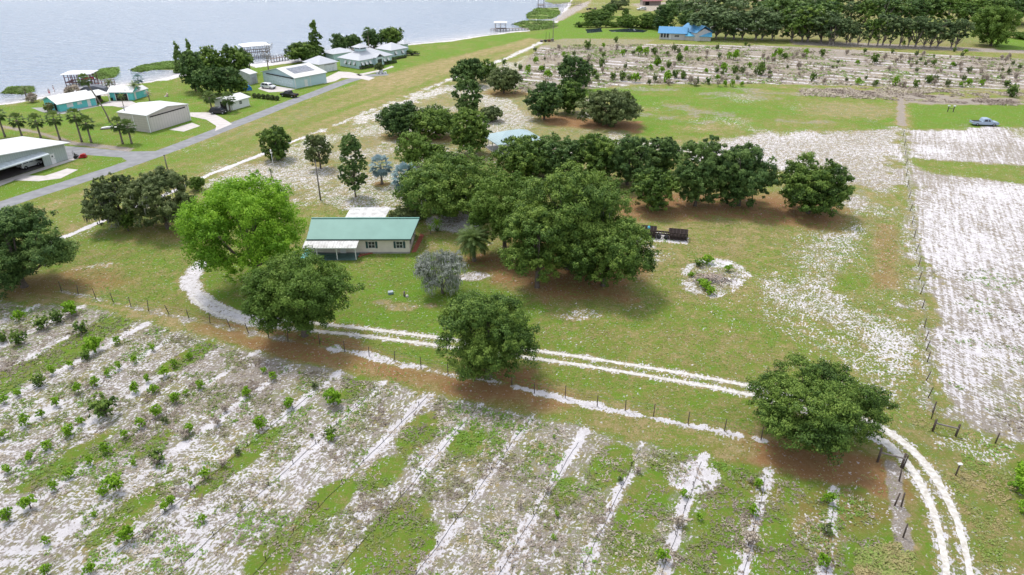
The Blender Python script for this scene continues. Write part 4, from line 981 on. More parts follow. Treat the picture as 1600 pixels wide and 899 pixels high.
for (p0, p1, lab) in [((563,108.5),(583,105),'clipped dark hedge under the left windows of the lakeside house'), ((601,101),(619,98),'clipped dark hedge right of the arched entrance'), ((614,94),(634,90),'clipped dark hedge before the right wing of the lakeside house')]:
    a = np.array(at(*p0)); b = np.array(at(*p1)); t = thing('hedge', lab, 'hedge', (a[0], a[1], 0)); rng = np.random.RandomState(int(p0[0])); Ln = np.linalg.norm(b-a); n = 900
    P = np.stack([np.zeros(n), np.zeros(n), np.zeros(n)], 1); u = rng.uniform(0, 1, n); w_ = rng.uniform(-.6, .6, n)
    nrm = np.array([-(b-a)[1], (b-a)[0]])/Ln; P[:, :2] = (b-a)[None]*u[:, None]+nrm[None]*w_[:, None]; P[:, 2] = rng.uniform(.05, 1.0, n)
    leaves(P, np.tile([0, 0, 1.0], (n, 1)), .42, rng, rng.uniform(.1, .8, n), .7, 'leaves', LM_DARK, t)
    mb = MB(); mb.bar((0,0,.35), (b[0]-a[0], b[1]-a[1], .35), .9, .6); mb.build('stems', BARK, t)

# loose weeds and tufts nobody could count ------------------------------------
def tufts(name, label, region_pts, n, size, m, seed, thr=.5, sc=3.0, px=True, zt=.18, sparse=None, along=False):
    rng = np.random.RandomState(seed); P = np.array(W(region_pts) if px else region_pts)
    lo = P.min(0); hi = P.max(0); X = rng.uniform(lo[0], hi[0], n); Y = rng.uniform(lo[1], hi[1], n)
    k = (poly_sd(X, Y, [tuple(p) for p in P]) > 0) & (fbm(X, Y, sc, 3, seed*1.3) > thr) & (np.abs(X) < .82*Y+8)
    k &= line_d(X, Y, DRIVE[::8]) > 2.0
    X, Y = X[k], Y[k]; c = len(X); per = 5
    tl = fbm(X, Y, 4.0, 3, seed*2.1)
    X = np.repeat(X, per); Y = np.repeat(Y, per); n2_ = len(X); sz = np.repeat(size*rng.uniform(.4, 1.5, c)**1.4, per)
    Pn = np.stack([X+rng.normal(0, 1, n2_)*sz*.45, Y+rng.normal(0, 1, n2_)*sz*.45, sz*rng.uniform(.15, .7, n2_)*zt/.18*.5], 1)
    tint = np.clip(np.repeat((tl-.5)*2.4+.5+rng.normal(0, .12, c), per)+rng.normal(0, .08, n2_), 0, 1)
    Nn = np.stack([rng.normal(0, .6, n2_), rng.normal(0, .6, n2_), np.full(n2_, 1.3)], 1)
    Nn /= np.linalg.norm(Nn, axis=1, keepdims=True); R = rng.normal(0, 1, (n2_, 3)); T = np.cross(Nn, R); T /= np.linalg.norm(T, axis=1, keepdims=True); B = np.cross(Nn, T); s2 = sz[:, None]
    V = np.stack([Pn-T*s2*.5, Pn-B*s2*.22, Pn+T*s2*.5, Pn+B*s2*.22], 1).reshape(-1, 3)
    o = np_mesh(name, V, np.arange(4*n2_).reshape(-1, 4), m, None, np.repeat(tint, 4))
    return tag(o, label, 'weeds', kind='stuff')
OR_PX = [(-60,478),(120,482),(230,506),(400,560),(600,602),(820,654),(1000,696),(1130,724),(1340,776),(1400,810),(1408,900),(1408,960),(-60,960)]
tufts('weeds', 'mixed green and dry weeds scattered over the sandy foreground rows', OR_PX, 60000, .20, LM_WEED, 3, .50, 2.5)
tufts('dead_weeds', 'grey dry weed stubble over the foreground sand', OR_PX, 40000, .17, LM_STRAW, 5, .52, 2.0)
tufts('weeds', 'rank weeds and dry grass between the plants of the back orchard', [(800,148),(835,80),(900,70),(1000,70),(1240,76),(1600,94),(1600,138),(1400,136),(1200,131),(1000,132)], 15000, .62, LM_WEED, 7, .50, 5, zt=.2)
tufts('dead_weeds', 'grey-brown dead brush between the plants of the back orchard', [(800,148),(835,80),(900,70),(1000,70),(1240,76),(1600,94),(1600,138),(1400,136),(1200,131),(1000,132)], 11000, .65, LM_STRAW, 8, .50, 5, zt=.2)
tufts('dry_grass', 'tall pinkish dry grass along the far edge of the pasture', [(1250,140),(1400,136),(1600,146),(1590,166),(1420,158),(1250,150)], 9000, .5, LM_STRAW, 9, .42, 6, zt=.16)
tufts('grass_tufts', 'low tufts on the verge right of the driveway bend', [(1420,650),(1600,700),(1640,960),(1545,960),(1530,860),(1500,780),(1460,720)], 7000, .16, LM_LAWN, 11, .45, 2)
tufts('grass_tufts', 'tussocks and rank grass at the bottom right corner beside the driveway', [(1340,862),(1430,842),(1448,960),(1330,960)], 4200, .24, LM_LAWN, 12, .3, 2)
tufts('weeds', 'thin weeds growing on the tilled white sand field', [(1450,420),(1620,420),(1640,700),(1480,660)], 6000, .18, LM_WEED, 13, .54, 3)
tufts('reeds', 'green marsh reeds by the left beach', [(6,146),(16,137),(48,136),(50,144),(36,147)], 9000, .6, LM_REED, 14, .1, 4, zt=.12)
tufts('reeds', 'green marsh reeds right of the stilted boat shelter', [(146,118),(160,108),(182,106),(184,112),(178,121),(158,124)], 9000, .6, LM_REED, 15, .1, 4, zt=.12)
tufts('reeds', 'long tongue of green reeds reaching into the lake', [(206,110),(222,103),(262,97),(280,96),(276,108),(240,109),(220,113)], 12000, .7, LM_REED, 16, .1, 4, zt=.12)
tufts('reeds', 'marsh reeds near the far docks', [(824,23),(840,13),(872,14),(874,22),(862,29),(826,30)], 9000, .8, LM_REED, 17, .42, 4, zt=.12)
tufts('reeds', 'marsh reeds at the foot of the long dock', [(803,38),(820,33),(862,33),(870,44),(830,48)], 9000, .8, LM_REED, 18, .42, 4, zt=.12)
LAWN = [(60,470),(110,380),(300,300),(420,280),(700,300),(960,300),(1400,330),(1440,480),(1450,640),(1380,690),(1190,684),(1000,640),(800,600),(640,570),(400,520),(200,478)]
tufts('grass_tufts', 'uneven mown grass of the lawn round the house and driveway', LAWN, 110000, .12, LM_LAWN, 21, .42, 1.5)
tufts('grass_tufts', 'rough grass beside the dirt lane', [(-60,440),(90,466),(400,535),(640,580),(850,625),(1190,692),(1400,740),(1400,800),(1130,720),(820,648),(600,596),(400,552),(230,502),(0,474)], 26000, .12, LM_LAWN, 22, .42, 1.5)
M_MARSH = mat('marsh_ground', (.17,.26,.045), .95, scale=.3, col2=(.20,.16,.08))
for P in [[(5,146),(16,137),(48,136),(51,144),(36,148)], [(145,118),(160,108),(182,106),(185,113),(178,122),(158,125)], [(205,110),(222,103),(262,97),(284,96),(278,110),(240,109),(220,113)], [(823,24),(840,13),(872,12),(876,22),(862,30),(826,31)], [(802,38),(820,33),(862,32),(872,44),(830,49)], [(850,2),(862,-4),(890,-4),(892,4),(868,7)]]:
    sheet('marsh', rag(W(P), 1.5, .8, 6, 4), .05, M_MARSH)
# ---------------------------------------------------------------- buildings
WHITE = mat('white_paint', (.72,.72,.72), .6, var=.03)
ROOF_W = mat('white_roof', (.66,.66,.65), .45, var=.04, ribs=('X', .9))
ROOF_WY = mat('white_roof_across', (.66,.66,.65), .45, var=.04, ribs=('Y', .9))
GLASS = mat('dark_glass', (.03,.035,.045), .1, var=0, spec=.6)
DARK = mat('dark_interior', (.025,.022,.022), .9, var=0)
BLACK = mat('black_paint', (.02,.02,.022), .3, spec=.5, var=0)
POSTW = mat('grey_timber', (.25,.22,.20), .9, scale=4, col2=(.14,.12,.11))
def frame(p0, p1):
    a = at(*p0); b = at(*p1); return a, math.atan2(b[1]-a[1], b[0]-a[0]), math.dist(a, b)
def roof_gable(t, x0, x1, y0, y1, zw, zr, m, axis='x', th=.14, name='roof', off=0.0):
    """two sloping slabs; axis = ridge direction; off shifts the ridge"""
    mb = MB()
    if axis == 'x':
        c = (y0+y1)/2+off
        mb.slab([(x0,y0,zw),(x1,y0,zw),(x1,c,zr),(x0,c,zr)], th); mb.slab([(x0,c,zr),(x1,c,zr),(x1,y1,zw),(x0,y1,zw)], th)
    else:
        c = (x0+x1)/2+off
        mb.slab([(x0,y0,zw),(c,y0,zr),(c,y1,zr),(x0,y1,zw)], th); mb.slab([(c,y0,zr),(x1,y0,zw),(x1,y1,zw),(c,y1,zr)], th)
    return mb.build(name, m, t)
def roof_hip(t, x0, x1, y0, y1, zw, zr, m, ins=None, name='roof', th=.12):
    L_, D = x1-x0, y1-y0; mb = MB()
    if L_ >= D:
        i = ins if ins is not None else D/2; c = (y0+y1)/2; a = (x0+i, c, zr); b = (x1-i, c, zr)
        if abs(a[0]-b[0]) < .05: b = a
    else:
        i = ins if ins is not None else L_/2; c = (x0+x1)/2; a = (c, y0+i, zr); b = (c, y1-i, zr)
    P = [(x0,y0,zw),(x1,y0,zw),(x1,y1,zw),(x0,y1,zw)]
    if L_ >= D: F = [[P[0],P[1],b,a],[P[1],P[2],b],[P[2],P[3],a,b],[P[3],P[0],a]]
    else: F = [[P[0],P[1],a],[P[1],P[2],b,a],[P[2],P[3],b],[P[3],P[0],a,b]]
    vs = []; fs = []
    for f in F:
        k = len(vs); vs += f; fs.append(tuple(range(k, k+len(f))))
    k = len(vs); vs += [(p[0], p[1], p[2]-th) for p in P]; fs.append((k+3, k+2, k+1, k)); 
    k = len(vs); vs += P
    for q in range(4): fs.append((k+q, k-4+q, k-4+(q+1) % 4, k+(q+1) % 4))
    mb.add(vs, fs); return mb.build(name, m, t)
def walls(t, x0, x1, y0, y1, zw, zr, m, axis='x', name='wall', off=0.0):
    mb = MB()
    if axis == 'x':
        c = (y0+y1)/2+off; mb.add([(x, y, z) for x in (x0, x1) for y, z in ((y0,0),(y1,0),(y1,zw),(c,zr),(y0,zw))],
            [(4,3,2,1,0),(5,6,7,8,9),(0,5,9,4),(1,2,7,6),(4,9,8,3),(3,8,7,2),(0,1,6,5)])
    else:
        c = (x0+x1)/2+off; mb.add([(x, y, z) for y in (y0, y1) for x, z in ((x0,0),(x1,0),(x1,zw),(c,zr),(x0,zw))],
            [(0,1,2,3,4),(9,8,7,6,5),(0,4,9,5),(1,6,7,2),(4,3,8,9),(3,2,7,8),(0,5,6,1)])
    return mb.build(name, m, t)
def window(t, x, z, w, h, y=0.0, axis='x', shutters=None, glass=GLASS, fr=.07, name='window', frame_m=None, out=-1, bars=True):
    """window on a wall at y (axis x) or at x=y (axis y); out = outward sign"""
    mb = MB(); g = MB(); e = .05*out
    def bx(M, a0, a1, z0, z1, d0, d1):
        lo, hi = min(y+d0, y+d1), max(y+d0, y+d1)
        if axis == 'x': M.box(a0, a1, lo, hi, z0, z1)
        else: M.box(lo, hi, a0, a1, z0, z1)
    for a0, a1, z0, z1 in ((x-w/2-fr, x+w/2+fr, z+h, z+h+fr), (x-w/2-fr, x+w/2+fr, z-fr, z), (x-w/2-fr, x-w/2, z, z+h), (x+w/2, x+w/2+fr, z, z+h)): bx(mb, a0, a1, z0, z1, -.01*out, e)
    if bars: bx(mb, x-w/2, x+w/2, z+h/2-.025, z+h/2+.025, 0.001*out, .6*e); bx(mb, x-.02, x+.02, z, z+h, 0.001*out, .5*e)
    f = mb.build(name, frame_m or WHITE, t); bx(g, x-w/2, x+w/2, z, z+h, -.01*out, .012*out); g.build('pane', glass, f)
    if shutters:
        for sx in (-1, 1):
            s_ = MB(); c = x+sx*(w/2+fr+.19); bx(s_, c-.17, c+.17, z-.04, z+h+.04, 0, e*.9)
            for k in range(7): bx(s_, c-.13, c+.13, z+.04+k*h/7, z+.04+k*h/7+.05, e*.9, e*1.3)
            s_.build('shutter', shutters, f)
    return f
def door(t, x, w, h, m, y=0.0, axis='x', out=-1, name='door', lines=0, z0=.02, handle=True):
    mb = MB(); lo, hi = sorted((y-.01*out, y+.05*out))
    def bx(M, a0, a1, z0, z1, lo=lo, hi=hi):
        if axis == 'x': M.box(a0, a1, lo, hi, z0, z1)
        else: M.box(lo, hi, a0, a1, z0, z1)
    bx(mb, x-w/2, x+w/2, z0, h)
    for k in range(1, lines):
        l2, h2 = sorted((y+.05*out, y+.07*out)); bx(mb, x-w/2+.05, x+w/2-.05, h*k/lines-.03, h*k/lines, l2, h2)
    o = mb.build(name, m, t)
    if handle:
        hb = MB(); l2, h2 = sorted((y+.052*out, y+.10*out)); bx(hb, x+w/2-.15, x+w/2-.09, h*.48, h*.52, l2, h2); hb.build('handle', DARK, o)
    return o

# the green-roofed house ---------------------------------------------------
def main_house():
    a = at(486.5, 396.5); rot = math.radians(.3); Lh = 15.3; D = 7.4
    t = thing('ranch_house', 'cream single-storey house with sea-green metal roof, dark shutters and white porch awning', 'house', (a[0], a[1], 0), rot)
    GR = mat('green_metal_roof', (.15,.315,.27), .5, var=.07, scale=.5, col2=(.125,.275,.235))
    CR = mat('cream_siding', (.76,.69,.61), .7, var=.05, ribs=('Z', .24))
    GS = mat('green_shutter', (.035,.085,.085), .6)
    walls(t, 0, Lh, 0, D, 2.62, 4.05, CR)
    xe, xr = Lh+.35, Lh+1.35; zE, zR = 2.62, 4.42       # the right-hand gable runs out to a prow at the ridge
    mb = MB(); mb.slab([(-.3,-.42,zE),(xe,-.42,zE),(xr,D/2,zR),(-.3,D/2,zR)], .10); mb.slab([(-.3,D/2,zR),(xr,D/2,zR),(xe+.6,D+.4,zE),(-.3,D+.4,zE)], .10); rf = mb.build('roof', GR, t)
    mb = MB(); mb.box(-.3, xr, D/2-.16, D/2+.16, zR-.01, zR+.06); mb.build('ridge_cap', GR, rf)
    mb = MB()
    mb.slab([(xe+.01,-.42,zE+.02),(xe+.06,-.42,zE+.02),(xr+.06,D/2,zR+.02),(xr+.01,D/2,zR+.02)], .2); mb.slab([(xr+.01,D/2,zR+.02),(xr+.06,D/2,zR+.02),(xe+.66,D+.4,zE+.02),(xe+.61,D+.4,zE+.02)], .2)
    mb.box(-.3, xe, -.47, -.425, 2.42, 2.60); mb.build('fascia', GS, rf)
    mb = MB(); mb.box(-.02, Lh+.02, -.03, -.002, 0.0, .28); mb.box(Lh+.002, Lh+.03, -.02, D, 0, .25); mb.build('base_trim', mat('concrete_block', (.38,.36,.34), .9), t)
    for x in (9.5, 13.8): window(t, x, .95, .95, 1.05, 0, shutters=GS)
    window(t, 3.7, 1.0, .9, .9, 0)
    window(t, 6.2, 1.25, 1.7, .55, 0, bars=False)
    door(t, 5.0, .9, 2.0, WHITE)
    window(t, 2.4, 1.1, .7, .9, Lh, axis='y', out=1); door(t, 5.6, .85, 2.0, mat('tan_door', (.35,.3,.26), .6), Lh, axis='y', out=1)
    mb = MB(); mb.box(Lh+.05, Lh+.14, 1.2, 1.35, 1.0, 1.9); mb.build('wall_lamp', BLACK, t)
    # porch awning
    mb = MB(); AW = mat('white_awning', (.70,.69,.68), .5, scale=1.2, col2=(.40,.38,.36), ribs=('X', .5))
    n = 18; x0, x1 = -.45, 7.7
    mb.slab([(x0,-.48,2.40),(x0,-2.5,2.12),(x1,-2.5,2.12),(x1,-.48,2.40)][::-1], .08)
    for k in range(n+1):
        x = x0+(x1-x0)*k/n; mb.bar((x,-.50,2.42),(x,-2.5,2.14), .05, .04)
    aw = mb.build('porch_awning', AW, t)
    mb = MB(); mb.box(x0, x1, -2.56, -2.505, 1.96, 2.12); mb.build('gutter', WHITE, aw)
    for x in (-.3, 1.6, 4.6, 7.45): MB().box(x-.06, x+.06, -2.44, -2.32, .0, 2.02).build('porch_post', WHITE, t)
    MB().box(-.4, 7.5, -2.5, -.01, .0, .10).build('porch_floor', mat('porch_floor', (.10,.17,.16), .8), t)
    mb = MB()
    for x0_, x1_ in ((-.2,1.5),(1.7,4.5)):
        for k in range(14): mb.box(x0_+(x1_-x0_)*k/14, x0_+(x1_-x0_)*k/14+.03, -2.40, -2.37, .1, .85)
        mb.box(x0_, x1_, -2.41, -2.36, .85, .91)
    mb.build('railing', GS, t)
    mb = MB(); mb.box(-1.15, -.1, -2.0, 6.5, .0, .15); mb.build('side_step', mat('turquoise_step', (.15,.45,.42), .6), t)
    # rear patio roof on posts
    t2 = thing('patio_canopy', 'white sheet-metal canopy roof on posts behind the green-roofed house', 'canopy', (a[0]+3.6, a[1]+D+.75, 0), rot)
    MB().slab([(0,0,2.45),(6.6,0,2.45),(7.0,4.6,2.7),(.2,4.6,2.7)], .10).build('roof', AW, t2)
    for x in (.2, 3.4, 6.5):
        for y in (.1, 4.4): MB().box(x, x+.1, y, y+.1, 0, 2.36).build('post', WHITE, t2)
    # brick walk and bed edging
    br = mat('red_brick', (.36,.11,.07), .9, scale=5, col2=(.22,.075,.055), bump=.5)
    P = [at(*p) for p in [(643,395),(650,394),(663,368),(657,366)]]
    o = MB().slab([(x, y, .06) for x, y in P], .06).build('brick_path', br); tag(o, kind='structure')
    w = thing('brick_edging', 'curved red brick edging round the flower bed by the porch', 'garden edging', (*at(565,400), 0))
    pts = [at(*p) for p in [(560,402),(570,399),(585,395.5),(600,393.5),(640,395)]]; o0 = at(565,400)
    mb = MB(); Ls = smooth_line(pts, .3)
    for i, (p, q) in enumerate(zip(Ls[:-1], Ls[1:])): mb.bar((p[0]-o0[0], p[1]-o0[1], .09), (p[0]*.15+q[0]*.85-o0[0], p[1]*.15+q[1]*.85-o0[1], .09), .22, .16)
    mb.build('bricks', br, w)
    o = MB().slab([(x, y, .03) for x, y in [at(*p) for p in [(562,401),(585,395),(600,393),(598,390),(563,391)]]], .03).build('flower_bed', mat('red_mulch', (.25,.09,.055), .95, scale=6, bump=.6)); tag(o, kind='structure')
main_house()

def pavilion():
    a = at(779, 243); t = thing('pavilion', 'open pavilion with pale blue hip roof and white posts behind the tree row', 'pavilion', (a[0], a[1], 0), math.radians(24))
    BR = mat('pale_blue_roof', (.40,.52,.55), .4, var=.05, ribs=('X', .45)); Lp, D = 10.5, 8.0
    roof_hip(t, -.5, Lp+.5, -.5, D+.5, 2.5, 4.2, BR, 4.1)
    for x in (0, .9, 3.6, 7.0, Lp):
        for y in (0, D): MB().box(x-.08, x+.08, y-.08, y+.08, 0, 2.4).build('post', WHITE, t)
    for y in (3.5,): MB().box(-.08, .08, y-.08, y+.08, 0, 2.4).build('post', WHITE, t)
    MB().box(-.3, Lp+.3, -.3, D+.3, 0, .08).build('floor', M_CONC, t)
pavilion()

def hangar_a():
    a, rot, Lf = frame((0,283.5), (107,249)); b = at(107, 249); Ln = 31.0
    o = (b[0]-math.cos(rot)*Ln, b[1]-math.sin(rot)*Ln)
    t = thing('aircraft_hangar', 'large white-roofed grey hangar with folded-up door at the left edge', 'hangar', (*o, 0), rot)
    GW = mat('grey_green_siding', (.42,.47,.45), .6, var=.04, ribs=('X', .5)); D = 13.0; zw, zr = 3.6, 5.0
    mb = MB(); c = Ln/2
    mb.box(0, 3.0, 0, .2, 0, 3.0); mb.box(Ln-5.6, Ln, 0, .2, 0, 3.0); mb.box(0, .2, .2, D-.2, 0, 3.5); mb.box(Ln-.2, Ln, .2, D-.2, 0, 3.5)
    for y in (0, D-.2): mb.prism([(0,3.0),(Ln,3.0),(Ln,zw),(c,zr),(0,zw)], y, y+.2)
    mb.box(0, Ln, D-.2, D, 0, 3.0); mb.build('wall', GW, t)
    roof_gable(t, -.4, Ln+.9, -1.0, D+.4, zw, zr+.25, ROOF_WY, 'y')
    dx1 = Ln-5.6; dx0 = 3.0
    MB().box(.3, Ln-.3, .3, D-.2, .02, .05).build('floor', mat('hangar_floor', (.16,.14,.14), .6), t)
    fd = MB(); fd.slab([(dx0,-.05,3.25),(dx0,-2.1,2.9),(dx1+.3,-2.1,2.9),(dx1+.3,-.05,3.25)][::-1], .14); fd.slab([(dx0,-2.0,2.74),(dx0,-.4,2.5),(dx1+.3,-.4,2.5),(dx1+.3,-2.0,2.74)], .10)
    fd.build('folded_door', mat('pale_door', (.62,.68,.72), .4, ribs=('X', 1.2)), t)
    door(t, Ln-3.4, 1.0, 2.15, WHITE); window(t, Ln-3.45, 1.45, .3, .35, -.05, bars=False, fr=.02)
    MB().box(Ln-.12, Ln+.05, -.08, .1, 0, zw).build('corner_trim', WHITE, t)
    return t
HA = hangar_a()

def hangar_b():
    a, rot, Lf = frame((235,207.7), (299.6,188)); t = thing('aircraft_hangar', 'beige metal hangar with low white gable roof and wide closed door', 'hangar', (*a, 0), rot)
    BE = mat('beige_siding', (.52,.47,.44), .6, var=.04, ribs=('Z', .6)); PK = mat('pale_panel', (.60,.55,.53), .6, var=.03, ribs=('X', .8)); D = 9.6; Lf = 13.2
    walls(t, 0, Lf, 0, D, 4.2, 5.0, BE, 'y'); roof_gable(t, -.15, Lf+.15, -.2, D+.15, 4.25, 5.15, ROOF_WY, 'y')
    o = MB().box(.5, Lf-.5, -.07, .0, .05, 3.75).build('hangar_door', PK, t)
    mb = MB(); mb.box(.8, Lf-1.2, -.13, -.075, 3.55, 3.8); mb.build('door_rail', DARK, o)
    for x in (.05, Lf-.2): MB().box(x-.1, x+.16, -.10, 0.0, 0, 4.2).build('corner_trim', WHITE, t)
    MB().box(-.06, .0, 4.6, 4.8, 0, 4.2).build('downpipe', WHITE, t)
    MB().box(1.2, 1.4, D-1.1, D-.9, 4.3, 5.4).build('vent', mat('metal_vent', (.4,.4,.4), .4, .6), t)
hangar_b()

TQ = mat('turquoise_siding', (.15,.60,.60), .6, var=.05, ribs=('Z', .3))
def turquoise():
    a = at(95, 175); b = at(151, 164.4); rot = math.atan2(b[1]-a[1], b[0]-a[0]); Lf = math.dist(a, b)
    t = thing('beach_house', 'turquoise cottage with white gable roof by the left beach', 'house', (*a, 0), rot); D = 8.6
    walls(t, 0, Lf, 0, D, 2.2, 3.6, TQ); roof_gable(t, -.7, Lf+.3, -.5, D+.5, 2.15, 3.75, ROOF_W)
    window(t, 2.8, .85, 1.5, .9, 0, bars=False, glass=mat('shut_white', (.75,.78,.8), .5)); window(t, 5.4, 1.1, 1.1, .6, 0, bars=False, glass=mat('shut_white', (.75,.78,.8), .5)); door(t, 7.9, .9, 1.95, WHITE)
    door(t, 2.2, 1.2, 1.9, DARK, 0, 'y'); window(t, 5.2, 1.0, 1.2, .8, 0, 'y')
    # breezeway
    c = at(151, 163.5); t2 = thing('breezeway', 'white-roofed open passage between turquoise cottage and garage', 'carport', (*c, 0), rot)
    MB().slab([(-.3,-.2,2.5),(4.2,-.2,2.5),(4.2,5.6,2.9),(-.3,5.6,2.9)], .12).build('roof', ROOF_W, t2)
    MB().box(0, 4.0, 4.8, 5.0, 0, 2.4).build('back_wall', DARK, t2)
    for x in (.1, 3.9): MB().box(x-.08, x+.08, 0, .16, 0, 2.4).build('post', WHITE, t2)
    mb = MB(); mb.box(.6,1.5,2,3,.0,.8); mb.box(2.0,3.2,2.5,3.6,0,.6); mb.build('stored_boxes', mat('brown_box', (.16,.10,.08), .9), t2)
    d = at(173.5, 157.3); t3 = thing('beach_garage', 'turquoise garage with open dark bay and white roof', 'garage', (*d, 0), math.radians(2)); Lg, D3 = 6.6, 5.2
    walls(t3, 0, Lg, 0, D3, 2.5, 3.6, TQ); roof_gable(t3, -.4, Lg+.4, -.5, D3+.4, 2.45, 3.75, ROOF_W)
    MB().box(1.7, 5.0, -.05, .0, .02, 2.0).build('bay_shade_panel', DARK, t3); MB().box(.2, .7, -.4, -.06, .0, .8).build('bin', BLACK, t3)  # near-black panel on the closed wall stands for the bay's shaded inside
    for x in (1.6, 5.1): MB().box(x-.08, x+.08, -.08, 0, 0, 2.3).build('trim', WHITE, t3)
    e = at(207, 157); t4 = thing('beach_annex', 'turquoise side building with pitched end wall right of the open garage', 'annex', (*e, 0), math.radians(74)); 
    walls(t4, 0, 6.6, -.1, 3.6, 2.1, 2.9, TQ); roof_gable(t4, -.2, 6.8, -.3, 3.8, 2.1, 3.05, ROOF_W); door(t4, 1.2, .9, 1.9, WHITE, -.1)
turquoise()

def shed_f():
    a, rot, Lf = frame((364,172.7), (390.5,165)); t = thing('white_shed', 'small white shed with flat-pitched white roof behind two palms', 'shed', (*a, 0), rot)
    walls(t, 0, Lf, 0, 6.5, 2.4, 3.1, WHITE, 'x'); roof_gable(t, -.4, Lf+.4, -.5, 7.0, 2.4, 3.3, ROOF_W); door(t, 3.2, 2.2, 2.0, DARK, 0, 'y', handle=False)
    window(t, 3.2, 1.1, .9, .8, 0)
shed_f()
def shed_g():
    a, rot, Lf = frame((392.4,132.5), (401.8,130)); t = thing('metal_shed', 'tall pale grey gabled shed beside the lakeside tree clump', 'shed', (*a, 0), rot)
    GV = mat('galvanised', (.56,.58,.62), .4, .1, ribs=('Y', .4)); 
    walls(t, 0, 3.2, 0, 7.0, 3.2, 3.2, GV, 'y'); 
    for ch in []: pass
    roof_gable(t, -.2, 3.4, -.3, 7.3, 3.25, 4.3, ROOF_W, 'x'); mb = MB(); mb.add([(0,0,3.18),(0,7,3.18),(0,3.5,4.2),(3.2,0,3.18),(3.2,7,3.18),(3.2,3.5,4.2)], [(0,2,1),(3,4,5)]); mb.build('gable_end', GV, t)
    door(t, 1.6, 1.6, 2.2, mat('grey_door', (.42,.42,.46), .5), 0)
    b = at(388, 142); t = thing('tarp_cover', 'bright blue tarpaulin over something beside the round dark bush', 'tarpaulin', (*b, 0), .5)
    BT = mat('blue_tarp', (.03,.20,.60), .5, scale=2, bump=.4)
    MB().prism([(-1.2,0),(1.2,0),(1.1,.9),(.4,1.5),(-.5,1.35),(-1.15,.8)], 0, 2.4).build('tarp', BT, t); MB().bar((-1.2,-.05,.1),(1.2,-.05,.1),.06).build('rope', WHITE, t)
shed_g()

def hangar_h():
    a, rot, Lf = frame((412.6,128.4), (462.8,138.8)); t = thing('blue_hangar', 'pale blue hangar with white roof carrying a solar array', 'hangar', (*a, 0), rot)
    BL = mat('pale_blue_siding', (.47,.62,.66), .6, var=.03, ribs=('X', .6)); D = 12.0; ph = math.radians(93)-0
    walls(t, 0, Lf, 0, D, 3.3, 5.2, BL, 'y'); rf = roof_gable(t, -.5, Lf+.5, -.4, D+.3, 3.3, 5.35, ROOF_WY, 'y')
    o = MB().box(.8, Lf-1.2, -.08, 0, .05, 3.0).build('hangar_door', mat('pale_blue_door', (.60,.73,.76), .5, ribs=('Z', .8)), t)
    MB().box(2.2, Lf-.8, -.3, -.085, 2.9, 3.15).build('door_rail', DARK, o)
    c = Lf/2; sl = (5.35-3.3)/(Lf/2+.5)
    mb = MB(); sp = MB()
    for i in range(4):
        for j in range(7):
            x = c+1.6+i*1.1; y = 2.0+j*1.12; z = 5.35-sl*(x-c)+.10
            x2, z2 = x+1.02, z-sl*1.02; sp.slab([(x,y,z),(x2,y,z2),(x2,y+1.04,z2),(x,y+1.04,z)], .04)
    sp.build('solar_array', mat('solar_cell', (.16,.18,.23), .25, spec=.6, ribs=('Y', .28)), rf)
    door(t, 4.0, 1.2, 2.2, WHITE, Lf, 'y', 1); MB().box(Lf, Lf+.06, 5.6, 5.8, 0, 3.2).build('downpipe', WHITE, t)
    MB().box(Lf-.1, Lf+.05, -.1, .05, 0, 3.3).build('corner_trim', WHITE, t)
hangar_h()
LB = mat('light_aqua_siding', (.54,.68,.72), .6, var=.03, ribs=('Z', .35)); GRF = mat('light_grey_roof', (.52,.53,.57), .4, var=.04, ribs=('X', .5))
